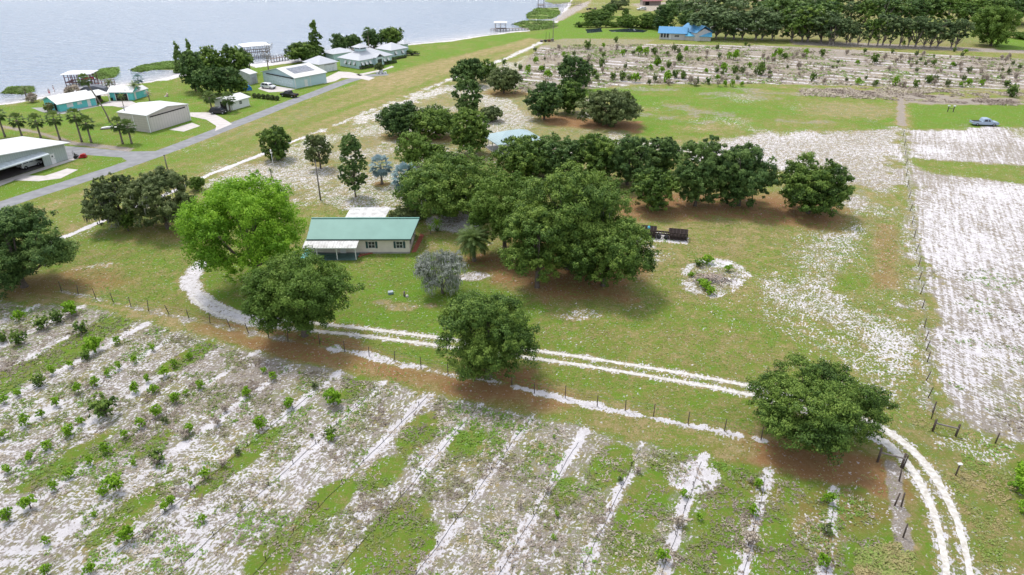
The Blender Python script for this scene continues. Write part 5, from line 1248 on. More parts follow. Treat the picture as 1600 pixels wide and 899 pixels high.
def lake_house():
    a, rot, Lf = frame((562.4,108.3), (613.8,98.5)); b = at(530, 103.4); D = math.dist(a, b)
    t = thing('lake_house', 'pale aqua lakeside house with grey hip roof, roof cupola and arched entrance', 'house', (*a, 0), rot); Lw = 15.5
    MB().box(0, Lw, 0, D, 0, 3.0).build('wall', LB, t)
    rf = roof_hip(t, -.6, Lw+.6, -.6, D+.6, 3.0, 5.6, GRF)
    cx, cy = 5.6, D/2
    MB().box(cx-1.5, cx+1.5, cy-1.5, cy+1.5, 5.1, 6.5).build('cupola_wall', LB, rf)
    mb = MB()
    for s in (-1, 1):
        for k in (-.8, 0, .8): mb.box(cx+k-.3, cx+k+.3, cy+s*1.5-.03, cy+s*1.5+.03, 5.85, 6.35); mb.box(cx+s*1.5-.03, cx+s*1.5+.03, cy+k-.3, cy+k+.3, 5.85, 6.35)
    mb.build('cupola_window', GLASS, rf); h2 = roof_hip(t, cx-2.3, cx+2.3, cy-2.3, cy+2.3, 6.5, 7.6, GRF, 2.3, 'cupola_roof')
    for x in (1.2, 3.0, 4.8): window(t, x, .9, .9, 1.3, 0)
    for x in (11.6, 13.6): window(t, x, .9, .9, 1.3, 0)
    for y in (2.4, 4.8, 7.2): window(t, y, .9, .8, 1.3, 0, 'y')
    for i, x in enumerate((1.2, 3.0, 4.8, 11.6, 13.6)):       # tilted white storm shutters
        MB().slab([(x-.5,-.05,2.35),(x-.5,-.75,1.35),(x+.5,-.75,1.35),(x+.5,-.05,2.35)][::-1], .04).build('storm_shutter', WHITE, t)
    for y in (2.4, 4.8, 7.2): MB().slab([(-.05,y-.5,2.35),(-.75,y-.5,1.35),(-.75,y+.5,1.35),(-.05,y+.5,2.35)], .04).build('storm_shutter', WHITE, t)
    # entrance bay
    mb = MB(); mb.box(6.8, 10.0, -1.4, 0, 0, 3.2); e = mb.build('entrance_bay', LB, t)
    MB().box(7.4, 9.4, -1.46, -1.40, .05, 2.5).build('door', GLASS, e); roof_gable(t, 6.4, 10.4, -1.8, D/2, 3.2, 4.4, GRF, 'y', name='entrance_roof')
    mb = MB(); 
    for k in range(9):
        a0 = math.pi*k/9; a1 = math.pi*(k+1)/9; mb.bar((8.4+1.1*math.cos(a0), -1.5, 2.4+.7*math.sin(a0)), (8.4+1.1*math.cos(a1), -1.5, 2.4+.7*math.sin(a1)), .12, .12)
    mb.build('arch', WHITE, e)
    # right wing
    c = at(612, 91); t2 = thing('house_wing', 'right-hand pale aqua wing of the lakeside house under its own grey hip roof', 'house', (*c, 0), rot)
    MB().box(0, 8.2, 0, 8, 0, 2.9).build('wall', LB, t2); roof_hip(t2, -.6, 8.8, -.6, 8.6, 2.9, 5.0, GRF)
    for x in (2.2, 5.8): window(t2, x, .9, .9, 1.3, 0); MB().slab([(x-.5,-.05,2.35),(x-.5,-.75,1.35),(x+.5,-.75,1.35),(x+.5,-.05,2.35)][::-1], .04).build('storm_shutter', WHITE, t2)
    c = at(632, 79); t3 = thing('summer_house', 'little grey-roofed pavilion at the far right end of the lakeside house', 'pavilion', (*c, 0), rot)
    roof_hip(t3, -1.2, 3.2, -1.2, 3.2, 2.6, 4.0, GRF); MB().box(0, 2.2, 0, 2.2, 0, 2.5).build('wall', LB, t3)
    # garage
    c, r2, L2 = frame((500,114.5), (528.9,110)); t4 = thing('lake_garage', 'white double garage with grey hip roof between blue hangar and lakeside house', 'garage', (*c, 0), r2+.08)
    MB().box(0, L2, 0, 8.5, 0, 2.9).build('wall', WHITE, t4); roof_hip(t4, -.6, L2+.6, -.6, 9.1, 2.9, 4.9, GRF); door(t4, L2*.58, 4.2, 2.3, mat('garage_door', (.72,.74,.76), .5), 0, lines=4, handle=False, name='garage_door')
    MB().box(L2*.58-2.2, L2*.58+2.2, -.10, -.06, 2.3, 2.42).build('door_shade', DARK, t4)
    c = at(512, 84); t5 = thing('lake_cabin', 'low grey-roofed building by the water behind the garage', 'cabin', (*at(522, 95), 0), r2); MB().box(0, 9, 0, 7, 0, 2.4).build('wall', LB, t5); roof_hip(t5, -.5, 9.5, -.5, 7.5, 2.4, 3.8, GRF)
lake_house()
def blue_house():
    a, rot, Lf = frame((1030,61.5), (1071,63)); t = thing('blue_roofed_house', 'white house with bright blue metal roof behind the back orchard', 'house', (*a, 0), rot)
    BR = mat('bright_blue_roof', (.09,.29,.52), .35, var=.06, ribs=('X', .5)); WS = mat('light_grey_wall', (.56,.54,.55), .7, var=.04)
    D = 9
    walls(t, 0, Lf, 0, D, 2.8, 3.9, WS, 'x', off=0); roof_gable(t, -.8, Lf+.5, -.9, D+.6, 2.75, 5.0, BR)
    for x in (1.0, 2.3, 3.6): window(t, x, .8, .9, 1.7, 0, bars=False, frame_m=WHITE)
    window(t, 7.6, 1.2, 2.0, .8, 0); MB().box(4.4, 5.0, -.06, 0, .1, 2.3).build('door', WHITE, t)
    b = at(1071, 63.4); c = at(1109, 63.8); t2 = thing('blue_roofed_annex', 'long low annex with lighter blue lean-to roof right of the blue-roofed house', 'annex', (*b, 0), rot+.03); L2 = 10.8
    BR2 = mat('sky_blue_roof', (.13,.47,.72), .35, var=.05, ribs=('X', .5))
    walls(t2, 0, L2, 0, 6, 1.9, 2.6, mat('stone_wall', (.55,.52,.47), .8, scale=2)); roof_gable(t2, -.3, L2+.4, -.5, 6.4, 1.95, 3.3, BR2); window(t2, 6, .9, .5, .4, 0, bars=False)
    d = at(1052, 57); t3 = thing('blue_roofed_wing', 'higher cross wing whose blue gable rises behind the blue-roofed house', 'house', (*at(1062, 59), 0), rot-.9)
    walls(t3, 0, 12, 0, 8, 3.4, 5.0, WS); roof_gable(t3, -.5, 12.5, -.6, 8.6, 3.5, 6.2, BR)
    for i, (x, y, w_, lab) in enumerate([(1160,46,11,'white building just seen between trees right of the blue roofs'), (1193,44,8,'second white building half hidden in the dark trees'), (1113,49,4,'small white outbuilding behind the lower blue roof')]):
        p = at(x-w_, y+2); t = thing('hidden_building', lab, 'building', (*p, 0), -.2); walls(t, 0, w_, 0, 7, 2.8, 4.0, WHITE); roof_gable(t, -.4, w_+.4, -.4, 7.4, 2.8, 4.3, ROOF_W); window(t, w_/2, 1, 1.2, 1, 0)
    p = at(1005, 9); t = thing('red_roofed_shed', 'brown-red roofed open shed in the yard at the top of the photo', 'shed', (*p, 0), 0.1); RR = mat('rust_red_roof', (.30,.12,.12), .6, ribs=('X', .5))
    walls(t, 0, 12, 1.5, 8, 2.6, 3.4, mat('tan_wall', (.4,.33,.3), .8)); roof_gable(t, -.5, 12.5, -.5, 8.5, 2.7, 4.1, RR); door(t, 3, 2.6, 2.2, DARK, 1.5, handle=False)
    p = at(1268, 13); t = thing('hidden_building', 'white roof glimpsed in the wood left of the tall windbreak', 'building', (*p, 0), 0); walls(t, 0, 12, 0, 8, 6.8, 8, WHITE); roof_gable(t, -.4, 12.4, -.4, 8.4, 6.8, 8.4, ROOF_W); window(t, 5, 2, 1, 1, 0)
blue_house()

# docks and boat shelters ------------------------------------------------------
WP = mat('pier_timber', (.30,.26,.24), .9, scale=3, col2=(.18,.15,.14))
def shelter(name, label, corners, base_y, zroof, m_post, deck_z=1.0, steep=1.1, rows=3, ncol=5, post_label='post', rot=None, size=None):
    """piled boat shelter; corners = (front-left base, front-right base)"""
    a, r, Lf = frame(*corners); r = rot if rot is not None else r; Lx, D = size
    t = thing(name, label, 'boathouse', (*a, 0), r)
    roof_hip(t, -.7, Lx+.7, -.7, D+.7, zroof, zroof+steep, WHITE)
    for i in range(ncol):
        for j in range(rows): MB().tube([(Lx*i/(ncol-1), D*j/(rows-1), -.2), (Lx*i/(ncol-1), D*j/(rows-1), zroof)], .13, 6).build('post', m_post, t)
    mb = MB(); mb.box(-.2, Lx+.2, -.2, 1.2, deck_z, deck_z+.12); mb.box(-.2, Lx+.2, D-1.2, D+.2, deck_z, deck_z+.12); mb.box(-.2, 1.2, 1.25, D-1.25, deck_z, deck_z+.12); mb.build('deck', m_post, t)
    mb = MB(); mb.bar((0,0,zroof*.72),(Lx,0,zroof*.72),.12); mb.bar((0,D,zroof*.72),(Lx,D,zroof*.72),.12); mb.build('beam', m_post, t)
    return t
def pier(name, label, p0, p1, w=1.4, z=.9, m=WP, rail=True, n=10, loc=None):
    a, r, Lf = frame(p0, p1); t = thing(name, label, 'dock', (*a, 0), r)
    mb = MB()
    k = int(Lf/.3)
    for i in range(k): mb.box(i*Lf/k, (i+.9)*Lf/k, -w/2, w/2, z, z+.06)
    mb.build('planks', m, t)
    for i in range(n+1):
        for s in (-1, 1): MB().tube([(Lf*i/n, s*w/2, -.2), (Lf*i/n, s*w/2, z+(.9 if rail else .15))], .09, 5).build('pile', m, t)
    if rail:
        mb = MB()
        for s in (-1, 1): mb.bar((0, s*w/2, z+.85), (Lf, s*w/2, z+.85), .07)
        mb.build('rail', m, t)
    return t
RB = mat('red_brown_timber', (.20,.10,.10), .85, scale=3, col2=(.12,.06,.06))
shelter('boat_shelter', 'white-roofed boat shelter on dark red piles at the left beach', ((104,134.5),(138,134.5)), 0, 3.6, RB, .9, .7, 3, 5, rot=math.radians(8), size=(7.6, 5.2))
def kayaks():
    a = at(131, 133.5); t = thing('kayak_rack', 'red slatted deck rack with railings at the right side of the stilted shelter', 'rack', (*a, 0), .3)
    RD = mat('red_kayak', (.42,.07,.07), .6); mb = MB()
    for k in range(4): mb.tube([(-.2,k*.6,1.9),(.3,k*.6,2.0),(2.6,k*.6,2.0),(3.1,k*.6,1.9)], [.05,.24,.24,.05], 7)
    mb.build('slats', RD, t)
    for x in (.2, 2.7):
        for y in (-.2, 2.1): MB().tube([(x,y,-.1),(x,y,2.1)], .07, 5).build('leg', RB, t)
    mb = MB(); mb.bar((.2,-.2,2.9),(2.7,-.2,2.9),.08); mb.bar((.2,2.1,2.9),(2.7,2.1,2.9),.08); mb.bar((.2,-.2,2),(.2,-.2,2.9),.08); mb.bar((2.7,-.2,2),(2.7,-.2,2.9),.08); mb.build('railing', RD, t)
kayaks()
pier('dock', 'reddish short walkway with rails from the beach to the stilted shelter', (150,135), (180,132.5), 1.2, .8, RB, True, 6)
shelter('boathouse', 'two-level grey boathouse with white roof behind the leafless tree', ((385,93),(424,88)), 0, 4.6, WP, 2.2, .9, 3, 5, rot=math.radians(30), size=(9.0, 7.5))
pier('dock', 'low grey dock on piles right of the two-level boathouse', (422,98), (452,93), 2.0, 1.2, WP, True, 7)
shelter('boathouse', 'small white-roofed boathouse alone on the far dock', ((774,49.5),(790,49.5)), 0, 4.0, WP, 1.0, .5, 2, 3, rot=0.0, size=(5.0, 4.5))
pier('dock', 'long low far dock that leads to the small white-roofed boathouse', (767,48.5), (825,47.5), 2.0, .9, WP, False, 12)
pier('dock', 'farthest dock crossing the white sand at the top of the photo', (840,11), (908,8.5), 2.2, 1.3, WP, True, 12)
def dock_frame():
    a = at(841, 12.5); t = thing('dock_shelter', 'skeleton shelter at the lake end of the farthest dock', 'shelter', (*a, 0), 0)
    for x in (0, 3.5):
        for y in (0, 3): MB().tube([(x,y,0),(x,y,5)], .14, 5).build('post', WP, t)
    MB().box(-.3, 3.8, -.3, 3.3, 1.3, 1.5).build('deck', WP, t); MB().box(-.3, 3.8, -.3, 3.3, 4.6, 4.8).build('top_frame', WP, t)
dock_frame()
def clutter(label, px, seed):
    a = at(*px); t = thing('equipment_pile', label, 'equipment', (*a, 0), .2); r = random.Random(seed)
    for i in range(4):
        x = i*1.6; mb = MB(); mb.box(x, x+1.1, r.uniform(-.5,0), 1.2, .25, r.uniform(.7,1.4)); mb.build('crate', [POSTW, DARK, mat('rust', (.17,.09,.06), .9, scale=4)][i % 3], t)
    for i in range(3): MB().tube([(i*2,-.4,.3),(i*2,-.25,.3)], .3, 10).build('wheel', BLACK, t)
clutter('dark clutter of machinery at the shore near the farthest dock', (917,16), 3); clutter('brown equipment and carts at the far end of the sand track', (845,66), 4)

# fences ------------------------------------------------------------------------
PW = mat('fence_timber', (.13,.10,.085), .95, scale=8, col2=(.07,.055,.05))
def fence(label, pts, hgt=1.35, rad=.06, wire=True, lean=.04, seed=1, cat='fence', name='wire_fence', mat_=PW):
    P = [at(*p) for p in pts]; o = P[0]; t = thing(name, label, cat, (*o, 0)); r = random.Random(seed); tops = []
    for p in P:
        x, y = p[0]-o[0], p[1]-o[1]; h = hgt*r.uniform(.9, 1.1); lx, ly = r.uniform(-lean, lean), r.uniform(-lean, lean)
        MB().tube([(x,y,-.05),(x+lx*.5,y+ly*.5,h*.5),(x+lx,y+ly,h)], [rad*1.05, rad, rad*.9], 7).build('post', mat_, t); tops.append(Vector((x+lx, y+ly, h)))
    if wire:
        mb = MB()
        for f in (.35, .65, .92):
            for a, b in zip(tops[:-1], tops[1:]): mb.bar(Vector((a.x, a.y, a.z*f)), Vector((b.x, b.y, b.z*f)), .012)
        mb.build('wire', mat('wire', (.25,.25,.25), .5, .5), t)
    return t
fence('wire fence on thin posts along the lane, left part up to the drooping elm', [(96,455),(122,460),(150,467),(177,472),(205,480),(232,486),(264,491),(295,497),(328,505),(360,513),(388,520),(420,528),(450,534)], 1.5, .05, lean=.25, seed=2)
fence('wire fence along the white sand strip between elm and middle oak', [(500,538),(539,550),(577,557),(617,565),(658,576),(700,585),(742,595)], 1.5, .05, seed=3)
fence('wire fence on the white sand strip from middle oak to gate oak', [(800,603),(835,615),(883,622),(933,635),(977,642),(1021,651),(1075,663),(1132,674),(1189,688)], 1.5, .05, seed=4)
fence('leaning wire fence down the right side dividing yard from tilled field', [(1411,213),(1413,228),(1414,243),(1415,258),(1416,275),(1418,292),(1420,310),(1422,330),(1425,350),(1428,372),(1431,395),(1435,417),(1436,438),(1438,460),(1441,482),(1444,512),(1446,532),(1447,548),(1449,566),(1447,595),(1450,622),(1455,655)], 1.45, .055, lean=.12, seed=5)
fence('run of old posts beside the gate going down to the bottom of the photo', [(1411,732),(1405,752),(1398,790),(1408,792),(1411,840)], 1.5, .07, wire=False, lean=.12, seed=6)
def gate(label, p0, p1, h=1.5, rail_z=1.1, extra=None):
    a, r, Lf = frame(p0, p1); t = thing('gate_frame', label, 'gate', (*a, 0), r)
    for x in (0, Lf): MB().tube([(x,0,-.05),(x,0,h)], .11, 8).build('post', PW, t)
    MB().bar((0,-.1,rail_z),(Lf,-.1,rail_z-.05), .12).build('rail', POSTW, t)
gate('dark timber H-frame gate post pair beside the driveway bend', (1371,722), (1408,731), 1.7, 1.25)
gate('brown timber corner brace with pale rail at the end of the right fence', (1457,674), (1493,682), 1.5, 1.1)
def lone_post(label, px, h, cap=False, rad=.07, m=PW):
    a = at(*px); t = thing('fence_post', label, 'post', (*a, 0)); MB().tube([(0,0,-.05),(.03,.02,h)], rad, 8).build('stake', m, t)
    if cap: MB().box(-.16, .22, -.1, .16, h, h+.10).build('cap', WHITE, t)
lone_post('single brown post right of the timber corner brace', (1555,693), 1.3); lone_post('single dark post with white cap right of the driveway bend', (1493,743), 1.3, True)
lone_post('thin white post with a light on top on the bare sand by the round oak', (428,266), 3.6, True, .05, WHITE)
lone_post('short stump post left of the driveway near the gate posts', (1457,645), 1.4)
def power_pole(label, px, topy, arm=False):
    a = at(*px); h = hz(px, topy); t = thing('utility_pole', label, 'pole', (*a, 0)); MB().tube([(0,0,-.2),(0,0,h)], [.16,.10], 9).build('pole', POSTW, t)
    mb = MB(); mb.box(-.14,.14,-.14,.14,h,h+.06); mb.build('cap', DARK, t)
    if arm: MB().bar((-1,0,h-.4),(1,0,h-.4),.12).build('crossarm', POSTW, t)
power_pole('bare wooden pole on the open ground behind the white-awning house', (501,313), 251); power_pole('short wooden pole in the airstrip grass by the spreading oaks', (262,266), 243)
power_pole('tall thin pole at the end of the airstrip by the lake', (864,64), 31); power_pole('pale lamp pole in front of the dark trees right of the blue roofs', (1209,64), 34, True)
lone_post('left one of two slim gate posts at the far end of the sand track', (853,65), 4.0); lone_post('right one of two slim gate posts at the far end of the sand track', (858,64.5), 3.6)

# equipment -------------------------------------------------------------------
def rust_frame():
    a = at(1001, 371); b = at(1073, 377.5); rot = math.atan2(b[1]-a[1], b[0]-a[0]); L_ = math.dist(a, b)
    t = thing('truck_chassis', 'long dark rusty vehicle frame with two barred box ends lying on the grass', 'scrap frame', (*a, 0), rot)
    RU = mat('dark_rust', (.04,.032,.032), .85, scale=5, col2=(.075,.05,.042), bump=.4); r = random.Random(4)
    for x0, x1, h in ((0, 2.4, 1.35), (L_-2.9, L_, 1.25)):
        mb = MB()
        for k in range(6):
            x = x0+(x1-x0)*k/5
            for y in (0, 1.8): mb.bar((x,y,.1),(x+r.uniform(-.08,.08),y,h), .11)
            mb.bar((x,0,h),(x,1.8,h), .10); mb.bar((x,0,.15),(x,1.8,.15), .10)
        for y in (0, .45, .9, 1.35, 1.8):
            mb.bar((x0,y,h+.02),(x1,y,h+.02), .13)
        for z in (.2, .75, 1.2):
            for y in (0, 1.8): mb.bar((x0,y,z),(x1,y,z), .12)
        mb.build('barred_box', RU, t); mb = MB(); mb.box(x0+.15, x1-.15, .15, 1.65, .2, h-.45); mb.build('box_core', RU, t)
    mb = MB()
    for y in (.35, 1.35): mb.bar((2.2,y,.75),(L_-2.7,y,.75), .16, .24)
    for k in range(4): x = 2.8+k*(L_-6)/3; mb.bar((x,.35,.78),(x,1.35,.78), .12)
    mb.build('rails', RU, t)
    for x in (2.9, L_-3.3): MB().tube([(x,.1,.35),(x,1.6,.35)], .10, 8).build('axle', RU, t); MB().tube([(x,-.05,.38),(x,.2,.38)], .38, 14).build('wheel', BLACK, t)
    MB().tube([(1.15,.5,1.45),(1.15,1.2,1.45)], .22, 10).build('blue_tank', mat('blue_drum', (.08,.42,.58), .4), t)
rust_frame()
def burn_pile():
    a = at(1112, 438); t = thing('brush_pile', 'pale heap of broken branches and ash inside the sand ring', 'brush pile', (*a, 0)); r = random.Random(8)
    for m, n in ((BARK_PALE, 110), (mat('bleached_wood', (.50,.40,.33), .9), 90)):
        mb = MB()
        for i in range(n):
            x, y = r.gauss(0, 1.4), r.gauss(0, .8); z = max(.05, .55*math.exp(-(x*x/3+y*y/1.2))); an = r.uniform(0, 3.14); l = r.uniform(.3, 1.0)
            mb.bar((x-math.cos(an)*l/2,y-math.sin(an)*l/2,z+r.uniform(-.1,.12)),(x+math.cos(an)*l/2,y+math.sin(an)*l/2,z+r.uniform(-.1,.2)), r.uniform(.04,.10))
        tag(mb.build('branches', m, t), kind='stuff')
burn_pile()
HOSE = mat('black_hose', (.02,.02,.02), .6)
def hoses():
    r = random.Random(3); EM = None
    for k, (p, s0, s1) in enumerate([(6,22,53),(.22,22,53),(-5.56,22,52.5),(-11.34,22,51.8),(-17.12,22,50),(-22.9,22,51),(-28.7,22,50.5),(-34.46,21,50),(-40.24,21,48.5),(-46.0,21,45)]):
        a = row_pos(p, s0); t = thing('irrigation_line', 'thin black irrigation hose along a sandy row in the foreground', 'hose', (*a, 0), ROW_A, 'irrigation hoses in the foreground rows')
        pts = []; n = 40
        for i in range(n+1): pts.append(((s1-s0)*i/n, .05*math.sin(i*.8+k)+r.uniform(-.03,.03), .03))
        MB().tube(pts, .017, 5).build('tube', HOSE, t)
        for i in range(int((s1-s0)/3.2)):
            if EM is None: EM = MB().tube([(0,.05,.0),(0,.05,.32),(0,.05,.38)], [.03,.03,.07], 6).build('emitter', HOSE, t); e = EM
            else: e = EM.copy(); C.objects.link(e); e.parent = t
            e.location = (1.5+i*3.2, 0, 0)
hoses()

# vehicles ------------------------------------------------------------------------
TYRE = mat('tyre', (.02,.02,.02), .8); RIM = mat('rim', (.45,.46,.48), .3, .7)
def vehicle(name, label, cat, loc, rot, paint, kind='pickup', L_=5.7, Wd=1.95):
    t = thing(name, label, cat, (*loc, 0), rot); h = Wd/2; z0 = .42
    PT = mat('paint_'+name+paint[0], paint[1], .25, .25, var=0, spec=.6)
    def loft(prof, wf, zc=.0):
        """profile in x-z, half-width by height"""
        n = len(prof); vs = []
        for s in (-1, -.86, .86, 1):
            for x, z in prof: k = wf(z); vs.append((x, s*k if abs(s) == 1 else s*k*1.02, z if abs(s) == 1 else z+.03))
        fs = [tuple(range(n))[::-1], tuple(range(3*n, 4*n))]
        for a in range(3):
            for i in range(n): fs.append((a*n+i, a*n+(i+1) % n, (a+1)*n+(i+1) % n, (a+1)*n+i))
        return vs, fs
    if kind == 'pickup':
        body = [(0,.5),(0,.95),(.05,1.05),(2.0,1.05),(2.05,1.08),(3.95,1.10),(4.2,1.12),(5.45,1.02),(5.65,.9),(5.7,.5),(5.3,.36),(.3,.38)]
        cab = [(2.05,1.08),(2.2,1.72),(2.5,1.86),(3.45,1.86),(3.75,1.74),(4.35,1.10)]
        wx = (1.05, 4.65)
    elif kind == 'suv':
        body = [(0,.5),(.0,1.0),(.1,1.12),(3.4,1.12),(4.4,1.0),(4.7,.82),(4.75,.5),(4.4,.34),(.3,.34)]
        cab = [(.15,1.1),(.45,1.62),(.8,1.72),(2.7,1.72),(3.0,1.62),(3.6,1.10)]
        wx = (.9, 3.85)
    sc = L_/(5.7 if kind == 'pickup' else 4.75)
    body = [(x*sc, z) for x, z in body]; cab = [(x*sc, z) for x, z in cab]; wx = [w*sc for w in wx]
    mb = MB(); v, f = loft(body, lambda z: h-(.05 if z < .45 else 0)); mb.add(v, f); mb.build('body', PT, t)
    mb = MB(); v, f = loft(cab, lambda z: h*.98-(z-1.08)*.22); mb.add(v, f); cb = mb.build('cabin', PT, t)
    g = MB(); c0, c1 = cab[0][0], cab[-1][0]; ct0, ct1 = cab[2][0], cab[3][0]
    for s in (-1, 1):
        y = lambda z: s*(h*.98-(z-1.08)*.22+.012)
        for a, b in ((c0+.30, (c0+c1)/2-.08), ((c0+c1)/2+.02, c1-.62)):
            q = [(a, y(1.16), 1.16), (b, y(1.16), 1.16), (min(b, ct1+.05), y(1.68), 1.66), (max(a+.12, ct0-.1), y(1.68), 1.66)]; g.slab([(p[0], p[1], p[2]) for p in q], .004) if False else g.add(q+[(p[0], p[1]+s*.004, p[2]) for p in q], [(0,1,2,3),(7,6,5,4),(0,4,5,1),(1,5,6,2),(2,6,7,3),(3,7,4,0)])
    g.build('side_window', GLASS, cb)
    g = MB(); x0, zt = cab[-2][0], cab[-2][1]; g.add([(c1+.02,-h*.86,1.14),(c1+.02,h*.86,1.14),(x0+.05,h*.72,zt-.02),(x0+.05,-h*.72,zt-.02),(c1-.05,-h*.86,1.10),(c1-.05,h*.86,1.10),(x0-.02,h*.72,zt-.08),(x0-.02,-h*.72,zt-.08)], [(0,1,2,3),(7,6,5,4),(0,4,5,1),(1,5,6,2),(2,6,7,3),(3,7,4,0)]); g.build('windscreen', GLASS, cb)
    if kind == 'pickup': MB().box(.12*sc, 1.95*sc, -h*.82, h*.82, 1.06, 1.095).build('bed_floor', DARK, t)
    for x in wx:
        for s in (-1, 1):
            w = MB().tube([(x, s*(h-.24), .37), (x, s*(h+.02), .37)], .37, 18).build('wheel', TYRE, t); MB().tube([(x, s*(h+.0), .37), (x, s*(h+.035), .37)], .21, 12).build('rim', RIM, w)
    for s in (-1, 1):
        MB().box(body[-3][0]-.06 if kind == 'suv' else L_-.1, (L_+.01), s*h*.78-.16, s*h*.78+.16, .72, .88).build('headlight', WHITE, t)
        MB().box(-.02, .06, s*h*.85-.1, s*h*.85+.1, .75, .98).build('tail_light', mat('tail_red', (.4,.02,.02), .3), t)
    MB().box(L_-.03, L_+.06, -h*.9, h*.9, .42, .6).build('bumper', BLACK, t)
    return t
a = at(1516, 195.5); vehicle('pickup_truck', 'silver-blue crew-cab pickup parked on the grass at the right', 'pickup', (a[0], a[1]), math.radians(-6), ('s', (.33,.42,.54)), 'pickup', 6.3, 2.1)
a = at(412, 137.5); vehicle('white_car', 'white estate car on the pale apron before the blue hangar', 'car', (a[0]-.3, a[1]), math.radians(-24), ('w', (.78,.78,.80)), 'suv', 4.8, 1.85)
a = at(464, 153); vehicle('black_pickup', 'black pickup on the grass beside the blue hangar', 'pickup', (a[0], a[1]), math.radians(155), ('b', (.018,.018,.022)), 'pickup', 5.6)
a = at(331, 177); vehicle('black_car', 'black car with pale bonnet parked between two palms by the white shed', 'car', (a[0], a[1]-.5), math.radians(-4), ('k', (.02,.02,.025)), 'suv', 4.6)
a = at(713, 325); vehicle('grey_car', 'silver-grey car half hidden in the shade of the forked live oak', 'car', (a[0]-.5, a[1]), math.radians(20), ('g', (.40,.41,.43)), 'suv', 4.6)
a = at(1010, 16); vehicle('white_van', 'white vehicle in the dirt yard at the top of the photo', 'van', (a[0], a[1]), math.radians(-170), ('v', (.75,.75,.75)), 'suv', 6.0, 2.2)
a = at(34, 266.5); vehicle('white_jeep', 'white open off-road car standing in the dark hangar mouth', 'car', (a[0]-.6, a[1]+.3), math.radians(66), ('j', (.72,.74,.76)), 'suv', 4.4)
def mower():
    a = at(124, 247); t = thing('lawn_mower', 'red and black ride-on mower on the paved lane by the hangar', 'mower', (*a, 0), math.radians(20)); R = mat('red_paint', (.42,.02,.02), .4)
    MB().prism([(.2,.35),(1.3,.35),(1.35,.75),(.9,.85),(.3,.7)], -.4, .4).build('hood', R, t); MB().box(.0,1.5,-.75,.75,.15,.32).build('cutting_deck', R, t)
    MB().prism([(-.7,.4),(0,.4),(0,.6),(-.5,.65),(-.65,1.15),(-.8,1.1)], -.3, .3).build('seat', BLACK, t)
    mb = MB(); mb.tube([(-.9,-.45,.4),(-.95,-.45,1.6),(-.95,.45,1.6),(-.9,.45,.4)], .04, 6); mb.build('roll_bar', BLACK, t)
    for x, rd in ((-.6,.36),(1.2,.22)):
        for s in (-1, 1): MB().tube([(x,s*.5,rd),(x,s*.72,rd)], rd, 12).build('wheel', TYRE, t)
mower()
def boat_trailer():
    a = at(633, 87); t = thing('boat_trailer', 'dark utility trailer loaded with brushwood at the end of the lakeside garden', 'trailer', (*a, 0), math.radians(-10))
    MB().box(0, 5.5, 0, 2.0, .5, .7).build('bed', DARK, t); mb = MB()
    for k in range(6): mb.bar((k*1.08,0,.7),(k*1.08,0,1.3),.08); mb.bar((k*1.08,2,.7),(k*1.08,2,1.3),.08)
    mb.bar((0,0,1.3),(5.5,0,1.3),.08); mb.bar((0,2,1.3),(5.5,2,1.3),.08); mb.build('side_rack', DARK, t)
    for y in (0, 2): MB().tube([(2.6,y-.1,.35),(2.6,y+.1,.35)], .35, 12).build('wheel', TYRE, t)
    rng = np.random.RandomState(3); foliage(rng, [(np.array([2.6,1,1.2]), np.array([2.4,.9,.6]))], 500, .45, LM_MID, t, 'brushwood')
boat_trailer()
def trough():
    a = at(1480, 175); t = thing('loading_frame', 'two short dark posts with white tops on the bright grass left of the silver pickup', 'frame', (*a, 0), -.2)
    for x in (0, 1.4): MB().box(x, x+.18, 0, .18, 0, 1.5).build('post', PW, t); MB().box(x-.15, x+.35, -.15, .35, 1.5, 1.8).build('white_top', WHITE, t)
    MB().bar((.1,.1,.9),(1.5,.1,.9),.1).build('rail', PW, t)
trough()
